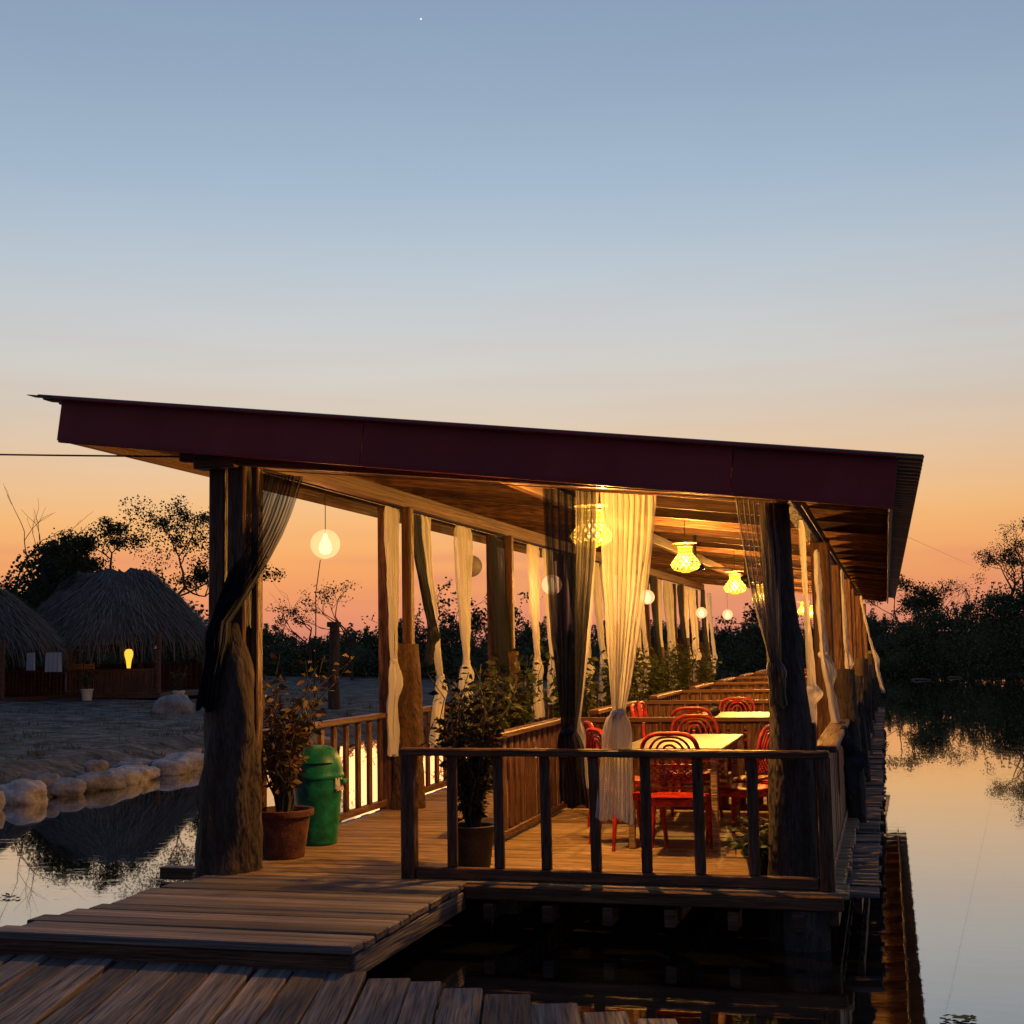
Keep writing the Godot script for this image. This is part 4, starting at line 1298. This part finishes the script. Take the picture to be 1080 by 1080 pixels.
# ---------- furniture ----------
func arch_pts(w: float, y0: float, y1: float, z0: float, z1: float, p: float, n := 20) -> Array:
	var o := []
	for i in n + 1:
		var a := PI * i / n
		var c := cos(a)
		var s := sin(a)
		var y := y0 + (y1 - y0) * pow(s, p)
		o.append(Vector3(-w * signf(c) * pow(absf(c), p), y, lerpf(z0, z1, clampf((y - 0.42) / 0.48, 0.0, 1.0))))
	return o

func make_chair(label: String) -> Node3D:
	var t := thing("plastic_chair", label, "chair", Vector3.ZERO, 0.0, "red plastic chairs at the tables")
	var m: Material = M.red_plastic
	var zb := func(y: float) -> float: return lerpf(0.19, 0.27, clampf((y - 0.42) / 0.48, 0.0, 1.0))
	# seat: rounded plate dished in the middle
	var sb := MB.new()
	for side in 2:
		var rows := []
		for j in 7:
			var row := []
			for i in 25:
				var a := TAU * (i % 24) / 24.0
				var k := j / 6.0
				var c := cos(a)
				var s := sin(a)
				var q := Vector3(signf(c) * pow(absf(c), 0.5) * 0.215 * k, 0.435 - (0.014 * (1.0 - k * k) if side == 0 else 0.03) - (0.012 if k == 1.0 and side == 0 else 0.0), signf(s) * pow(absf(s), 0.5) * 0.21 * k)
				row.append(q)
			rows.append(row)
		sb.grid(rows)
	part(t, "seat", sb.mesh(), m)
	for s in [-1, 1]:
		var l := MB.new()
		l.tube([Vector3(s * 0.2, 0.42, -0.18), Vector3(s * 0.215, 0.2, -0.2), Vector3(s * 0.23, 0.0, -0.215)], [0.022, 0.018, 0.013], 8)
		part(t, "leg", l.mesh(), m)
		l = MB.new()
		l.tube([Vector3(s * 0.19, 0.46, 0.19), Vector3(s * 0.205, 0.2, 0.21), Vector3(s * 0.225, 0.0, 0.235)], [0.022, 0.018, 0.013], 8)
		part(t, "leg", l.mesh(), m)
		part(t, "apron", bmesh(Vector3(0.02, 0.055, 0.36)), m, at(s * 0.195, 0.39, 0))
	part(t, "apron", bmesh(Vector3(0.37, 0.055, 0.02)), m, at(0, 0.39, 0.195))
	part(t, "apron", bmesh(Vector3(0.37, 0.055, 0.02)), m, at(0, 0.39, -0.185))
	# back: rounded frame, nested arches above, crossed lattice below, two bars at the foot
	var fr := [Vector3(-0.19, 0.43, 0.19)]
	fr.append_array(arch_pts(0.215, 0.64, 0.9, 0.19, 0.27, 0.55, 22))
	fr.append(Vector3(0.19, 0.43, 0.19))
	tubepart(t, "back_frame", fr, [0.017], 8, m)
	for k in 3:
		tubepart(t, "back_arch", arch_pts([0.165, 0.115, 0.062][k], 0.66, [0.875, 0.85, 0.815][k], 0.19, 0.27, 0.75, 16), [0.0095], 6, m)
	for y in [0.5, 0.545]:
		tubepart(t, "back_bar", [Vector3(-0.192, y, zb.call(y)), Vector3(0.192, y, zb.call(y))], [0.011], 6, m)
	tubepart(t, "back_bar", [Vector3(-0.2, 0.668, zb.call(0.668)), Vector3(0.2, 0.668, zb.call(0.668))], [0.009], 6, m)
	var lb := MB.new()
	for i in range(-5, 6):
		for s in [-1.0, 1.0]:
			var pts := []
			for k in 5:
				var u := k / 4.0
				var x: float = i * 0.05 + s * (u - 0.5) * 0.15
				var y := lerpf(0.55, 0.665, u)
				if absf(x) < 0.195:
					pts.append(Vector3(x, y, zb.call(y)))
			if pts.size() > 1:
				lb.tube(pts, [0.0058], 5)
	part(t, "back_lattice", lb.mesh(), m)
	return t

func make_table(label: String, pos: Vector3, w: float, l: float) -> void:
	var t := thing("dining_table", label, "table", pos, 0.0, "dining tables in the pavilion")
	part(t, "table_top", bmesh(Vector3(w, 0.03, l), 0.008), M.table_top, at(0, 0.755, 0))
	for s in [-1, 1]:
		part(t, "apron", bmesh(Vector3(0.02, 0.07, l - 0.16)), pick("deck"), at(s * (w * 0.5 - 0.07), 0.705, 0))
		part(t, "apron", bmesh(Vector3(w - 0.16, 0.07, 0.02)), pick("deck"), at(0, 0.705, s * (l * 0.5 - 0.07)))
		for r in [-1, 1]:
			part(t, "leg", bmesh(Vector3(0.05, 0.74, 0.05), 0.006), pick("deck"), at(s * (w * 0.5 - 0.08), 0.37, r * (l * 0.5 - 0.08)))

func build_furniture() -> void:
	make_table("nearest dining table with yellowish top behind the front railing", Vector3(-1.62, 0.35, -10.95), 0.8, 1.6)
	make_table("second dining table with yellowish top beyond the first partition", Vector3(-1.66, 0.35, -14.7), 0.85, 1.7)
	var c := make_chair("red plastic chair with its lattice back to the front railing, nearest the camera")
	c.position = Vector3(-1.57, 0.35, -10.08)
	var list := [
		["red plastic chair left of the nearest table, partly behind the white front curtain", -2.0, -10.4, -0.95],
		["red plastic chair left of the nearest table, farther back", -2.24, -11.3, -1.15],
		["red plastic chair right of the nearest table, turned sideways near the front column", -1.14, -10.75, PI / 2 - 0.35],
		["red plastic chair right of the nearest table, farther back near the right railing", -1.08, -11.45, PI / 2],
		["red plastic chair at the far end of the nearest table, before the first partition", -1.72, -11.98, PI],
		["red plastic chair at the near end of the second table, back towards the camera", -1.98, -13.95, 0.1],
		["red plastic chair left of the second table, nearer of two", -2.44, -14.5, -PI / 2 + 0.1],
		["red plastic chair left of the second table, farther of two", -2.46, -15.1, -PI / 2],
		["red plastic chair at the far end of the second table", -1.75, -15.85, PI],
		["red plastic chair right of the second table beside the front column's edge", -1.08, -14.9, PI / 2],
		["red plastic chair by the right railing, glimpsed right of the front column", -0.8, -13.0, PI / 2 - 0.4]]
	for q in list:
		copy(c, q[0], Vector3(q[1], 0.35, q[2]), q[3], "plastic_chair")
	# small black bag on the second table
	var b := thing("handbag", "small black handbag lying on the second table", "bag", Vector3(-1.84, 1.122, -14.6), 0.4)
	var mb := MB.new()
	var rows := []
	for j in 9:
		var v := -PI / 2 + PI * j / 8.0
		var row := []
		for i in 17:
			var a := TAU * (i % 16) / 16.0
			row.append(Vector3(cos(a) * cos(v) * 0.075, 0.05 + sin(v) * 0.05, sin(a) * cos(v) * 0.045))
		rows.append(row)
	mb.grid(rows)
	part(b, "pouch", mb.mesh(), M.black)
	tubepart(b, "handle", arch_pts(0.045, 0.08, 0.14, 0.0, 0.0, 1.0, 12), [0.006], 6, M.black)

func build_pots() -> void:
	var t := thing("potted_shrub", "reddish-leaved shrub in a terracotta pot beside the gnarled front column", "potted plant", Vector3(-4.47, 0.35, -9.42), 0.0, "potted plants on the deck")
	pot_parts(t, 0.15, 0.21, 0.36, M.terracotta)
	plant_parts(t, 0.3, 34, 1.25, 0.42, 26, 0.075, [Color(0.05, 0.06, 0.02), Color(0.2, 0.085, 0.035)], 41, 0.1)
	t = thing("potted_shrub", "tall dark bushy shrub in a dark pot behind the front railing", "potted plant", Vector3(-2.9, 0.35, -9.2), 0.0, "potted plants on the deck")
	pot_parts(t, 0.12, 0.165, 0.3, M.dark_pot)
	plant_parts(t, 0.26, 46, 1.2, 0.36, 30, 0.07, [Color(0.016, 0.018, 0.01), Color(0.04, 0.034, 0.018)], 42, 0.1, 0.12)
	t = thing("potted_shrub", "small trailing green plant in a black pot near the front right column", "potted plant", Vector3(-0.87, 0.35, -9.12), 0.0, "potted plants on the deck")
	pot_parts(t, 0.07, 0.1, 0.15, M.black)
	plant_parts(t, 0.13, 24, 0.18, 0.26, 7, 0.075, [Color(0.05, 0.09, 0.025), Color(0.11, 0.16, 0.04)], 43, 0.5, 0.2)
	t = thing("potted_shrub", "low dark pot plant tucked against the front right column", "potted plant", Vector3(-0.62, 0.35, -8.72 - 0.47 + 0.0), 0.0, "potted plants on the deck")
	t.position = Vector3(-0.9, 0.35, -9.55)
	pot_parts(t, 0.08, 0.11, 0.17, M.black)
	plant_parts(t, 0.14, 14, 0.2, 0.16, 7, 0.06, [Color(0.04, 0.07, 0.03), Color(0.08, 0.11, 0.04)], 44, 0.2, 0.2)
	var zs := [-14.3, -15.4, -18.1, -19.1, -21.7, -22.7, -25.4, -26.6, -29.2, -33.0]
	for i in zs.size():
		t = thing("potted_shrub", "green potted shrub by the left railing, %s along from the front" % ORD[i], "potted plant", Vector3(-4.3, 0.35, zs[i]), 0.0, "green shrubs along the left railing")
		pot_parts(t, 0.14, 0.19, 0.34, M.terracotta if i % 2 else M.dark_pot)
		plant_parts(t, 0.3, 24, 1.05 + 0.15 * (i % 3), 0.42, 18, 0.12, [Color(0.03, 0.05, 0.015), Color(0.09, 0.1, 0.03)], 50 + i, 0.15, 0.15)

func build_bin() -> void:
	var t := thing("litter_bin", "green plastic litter bin with domed lid beside the terracotta pot", "bin", Vector3(-4.5, 0.35, -10.12))
	var mb := MB.new()
	mb.lathe([Vector2(0.01, 0.0), Vector2(0.15, 0.0), Vector2(0.155, 0.015), Vector2(0.2, 0.52), Vector2(0.2, 0.53), Vector2(0.01, 0.53)], 32)
	part(t, "body", mb.mesh(), M.green_plastic)
	mb = MB.new()
	mb.lathe([Vector2(0.205, 0.525), Vector2(0.212, 0.53), Vector2(0.212, 0.555), Vector2(0.203, 0.56), Vector2(0.2, 0.6), Vector2(0.185, 0.68), Vector2(0.155, 0.735), Vector2(0.11, 0.77), Vector2(0.05, 0.785), Vector2(0.005, 0.788)], 32)
	part(t, "lid", mb.mesh(), M.green_plastic)
	mb = MB.new()
	var rows := []
	for j in 7:
		var row := []
		for i in 13:
			var a := lerpf(0.5, 2.4, i / 12.0)
			var e := lerpf(0.35, 1.2, j / 6.0)
			row.append(Vector3(cos(a) * cos(e) * 0.225, 0.58 + sin(e) * 0.222, sin(a) * cos(e) * 0.225))
		rows.append(row)
	mb.grid(rows)
	part(t, "flap", mb.mesh(), M.green_plastic)
	for s in [-1, 1]:
		part(t, "handle", bmesh(Vector3(0.05, 0.04, 0.1), 0.01), M.green_plastic, at(s * 0.225, 0.5, 0))
	# white bag edge caught under the lid
	mb = MB.new()
	rows = []
	for j in 4:
		var row := []
		for i in 15:
			var a := lerpf(0.0, 0.45, i / 14.0)
			row.append(Vector3(cos(a) * (0.216 + 0.006 * sin(i * 2.1) * j), 0.525 - j * 0.03 - 0.01 * sin(i * 1.3), sin(a) * (0.216 + 0.006 * sin(i * 2.1) * j)))
		rows.append(row)
	mb.grid(rows)
	part(t, "bag_edge", mb.mesh(), M.white_plastic)

func build_shore() -> void:
	var specs := [
		[-11.05, -14.25, 0.33, 0.33, 0.36, false, "smooth pale boulder cut off by the left edge of the picture"],
		[-11.12, -15.25, 0.3, 0.36, 0.38, false, "pinkish rounded boulder, second from the left edge"],
		[-11.3, -15.95, 0.25, 0.4, 0.3, true, "dark wedge-shaped boulder behind the pinkish one"],
		[-11.1, -16.95, 0.42, 0.29, 0.45, true, "broad dark low boulder in the middle of the shore row"],
		[-11.5, -17.5, 0.2, 0.2, 0.2, true, "small stone perched behind the broad dark boulder"],
		[-11.25, -18.15, 0.4, 0.24, 0.45, false, "flat-topped pale slab at the water's edge"],
		[-11.75, -19.0, 0.42, 0.3, 0.35, true, "greyish boulder behind the flat pale slab"],
		[-11.35, -20.0, 0.5, 0.34, 0.5, false, "large pale boulder nearest the gnarled column"],
		[-11.5, -20.4, 0.15, 0.12, 0.13, false, "small pale stone on top beside the large boulder"],
		[-11.05, -16.1, 0.3, 0.24, 0.3, false, "low pale stone wedged left of the broad dark boulder"],
		[-11.12, -17.6, 0.32, 0.26, 0.32, false, "low pale stone between the broad dark boulder and the flat slab"],
		[-11.2, -19.1, 0.36, 0.3, 0.36, false, "rounded pale stone between the flat slab and the large boulder"],
		[-11.35, -21.8, 0.42, 0.3, 0.4, true, "boulder on the shore hidden behind the gnarled column"],
		[-11.3, -23.2, 0.38, 0.26, 0.4, false, "boulder on the shore beyond the green bin"],
		[-11.35, -24.9, 0.42, 0.28, 0.45, true, "boulder on the shore behind the left railing"]]
	for i in specs.size():
		var q: Array = specs[i]
		rock("boulder", q[6], Vector3(q[0] + 0.16, 0.08 + (0.16 if i == 4 or i == 8 else 0.0), q[1]), Vector3(q[2] * 0.86, q[3] * 0.55, q[4] * 0.86), i * 1.3, 60 + i, q[5])
	var y := ground_y(-17.3, -30.2)
	rock("boulder", "lone dark boulder on the sand left of the gnarled column", Vector3(-17.4, y + 0.1, -30.2), Vector3(0.5, 0.36, 0.42), 0.4, 90, true, "")
	# blocky post with a flat cap
	var gp := ground_y(-14.2, -33)
	var t := thing("stone_post", "dark upright post with a flat cap on the sandy bank", "post", Vector3(-14.2, gp - 0.05, -33))
	trunk(t, "shaft", 0, 0, [Vector2(0.17, 0.0), Vector2(0.15, 0.6), Vector2(0.14, 1.6), Vector2(0.135, 2.25)], 0.12, 91, M.bark)
	part(t, "cap", bmesh(Vector3(0.3, 0.14, 0.3), 0.02), M.bark, at(0, 2.3, 0))
	# drifting leaf litter on the water
	var spots := [[Vector3(-6.74, 0.0, -9.27), "small clump of leaves floating on the water left of the gangway"], [Vector3(0.27, 0.0, -7.2), "dark leaf scrap floating at the lower right edge of the water"]]
	rng.seed = 93
	for q in spots:
		var lb := MB.new()
		for i in 16:
			lb.tint = Color(0.04, 0.06, 0.025) * rng.randf_range(0.7, 1.6)
			var a := Vector3(rng.randf_range(-0.09, 0.09), 0.012, rng.randf_range(-0.05, 0.05))
			var d := Vector3(rng.randfn(), rng.randf() * 0.15, rng.randfn()).normalized() * 0.05
			var w := d.cross(Vector3.UP).normalized() * 0.02
			lb.quad(a, a + d * 0.5 + w, a + d, a + d * 0.5 - w)
		tag(part(self, "floating_leaves", lb.mesh(true), M.leaf, Transform3D(Basis.IDENTITY, q[0])), q[1], "leaves", "scraps floating on the water")

func build_litter() -> void:
	rng.seed = 95
	var mb := MB.new()
	for i in 900:
		var x := -11.6 - pow(rng.randf(), 1.6) * 13.0
		var z := -13.0 - rng.randf() * 26.0
		if hn.get_noise_2d(x * 12.0, z * 12.0) < 0.02:
			continue
		var p := Vector3(x, ground_y(x, z) - 0.01, z)
		var g := rng.randf_range(0.5, 1.0)
		mb.tint = Color(0.1 * g, 0.095 * g, 0.05 * g)
		for k in 9:
			var q := p + Vector3(rng.randfn() * 0.09, 0, rng.randfn() * 0.09)
			var tip := q + Vector3(rng.randfn() * 0.05, rng.randf_range(0.05, 0.16), rng.randfn() * 0.05)
			var w := Vector3(rng.randfn(), 0, rng.randfn()).normalized() * 0.008
			mb.tri(q - w, tip, q + w)
	tag(part(self, "bank_grass", mb.mesh(true), M.far_leaf), "sparse dry grass tufts scattered over the sandy bank", "grass", "", "stuff")
	var pm := mat(lin(0.2, 0.18, 0.16), 0.7)
	var logs := [[1.5, -67.0, 0.9, 0.1, "pale floating log on the dark water below the far scrub, left of two"], [3.2, -70.0, 0.7, -0.2, "pale floating log on the dark water below the far scrub, right of two"]]
	for q in logs:
		var lb := MB.new()
		lb.tube([Vector3(-q[2] * 0.5, 0.0, 0), Vector3(-0.2, 0.05, 0.1), Vector3(q[2] * 0.5, 0.01, 0)], [0.02, 0.035, 0.015], 7)
		tag(part(self, "driftwood", lb.mesh(), pm, turned(Vector3(q[0], 0.02, q[1]), Vector3(0, q[3], 0))), q[4], "log", "driftwood on the river")

func build_star() -> void:
	var mb := MB.new()
	mb.lathe([Vector2(0.01, -1.0), Vector2(0.7, -0.7), Vector2(1.0, 0.0), Vector2(0.7, 0.7), Vector2(0.01, 1.0)], 10)
	var d := Vector3(-0.2965, 0.4417, -0.8467).normalized()
	var o := part(self, "evening_star", mb.mesh(), glow(Color(1, 0.97, 0.9), 1.2), Transform3D(Basis.IDENTITY, Vector3(0, 1.9, 0) + d * 1500.0))
	tag(o, "tiny bright evening star high in the clear sky", "star")

func _ready() -> void:
	make_view()
	make_materials()
	build_land()
	build_boardwalk()
	build_pavilion()
	build_wires()
	build_vegetation()
	build_huts()
	build_shore()
	build_furniture()
	build_lamps()
	build_fans()
	build_curtains()
	build_pots()
	build_bin()
	build_litter()
	build_star()
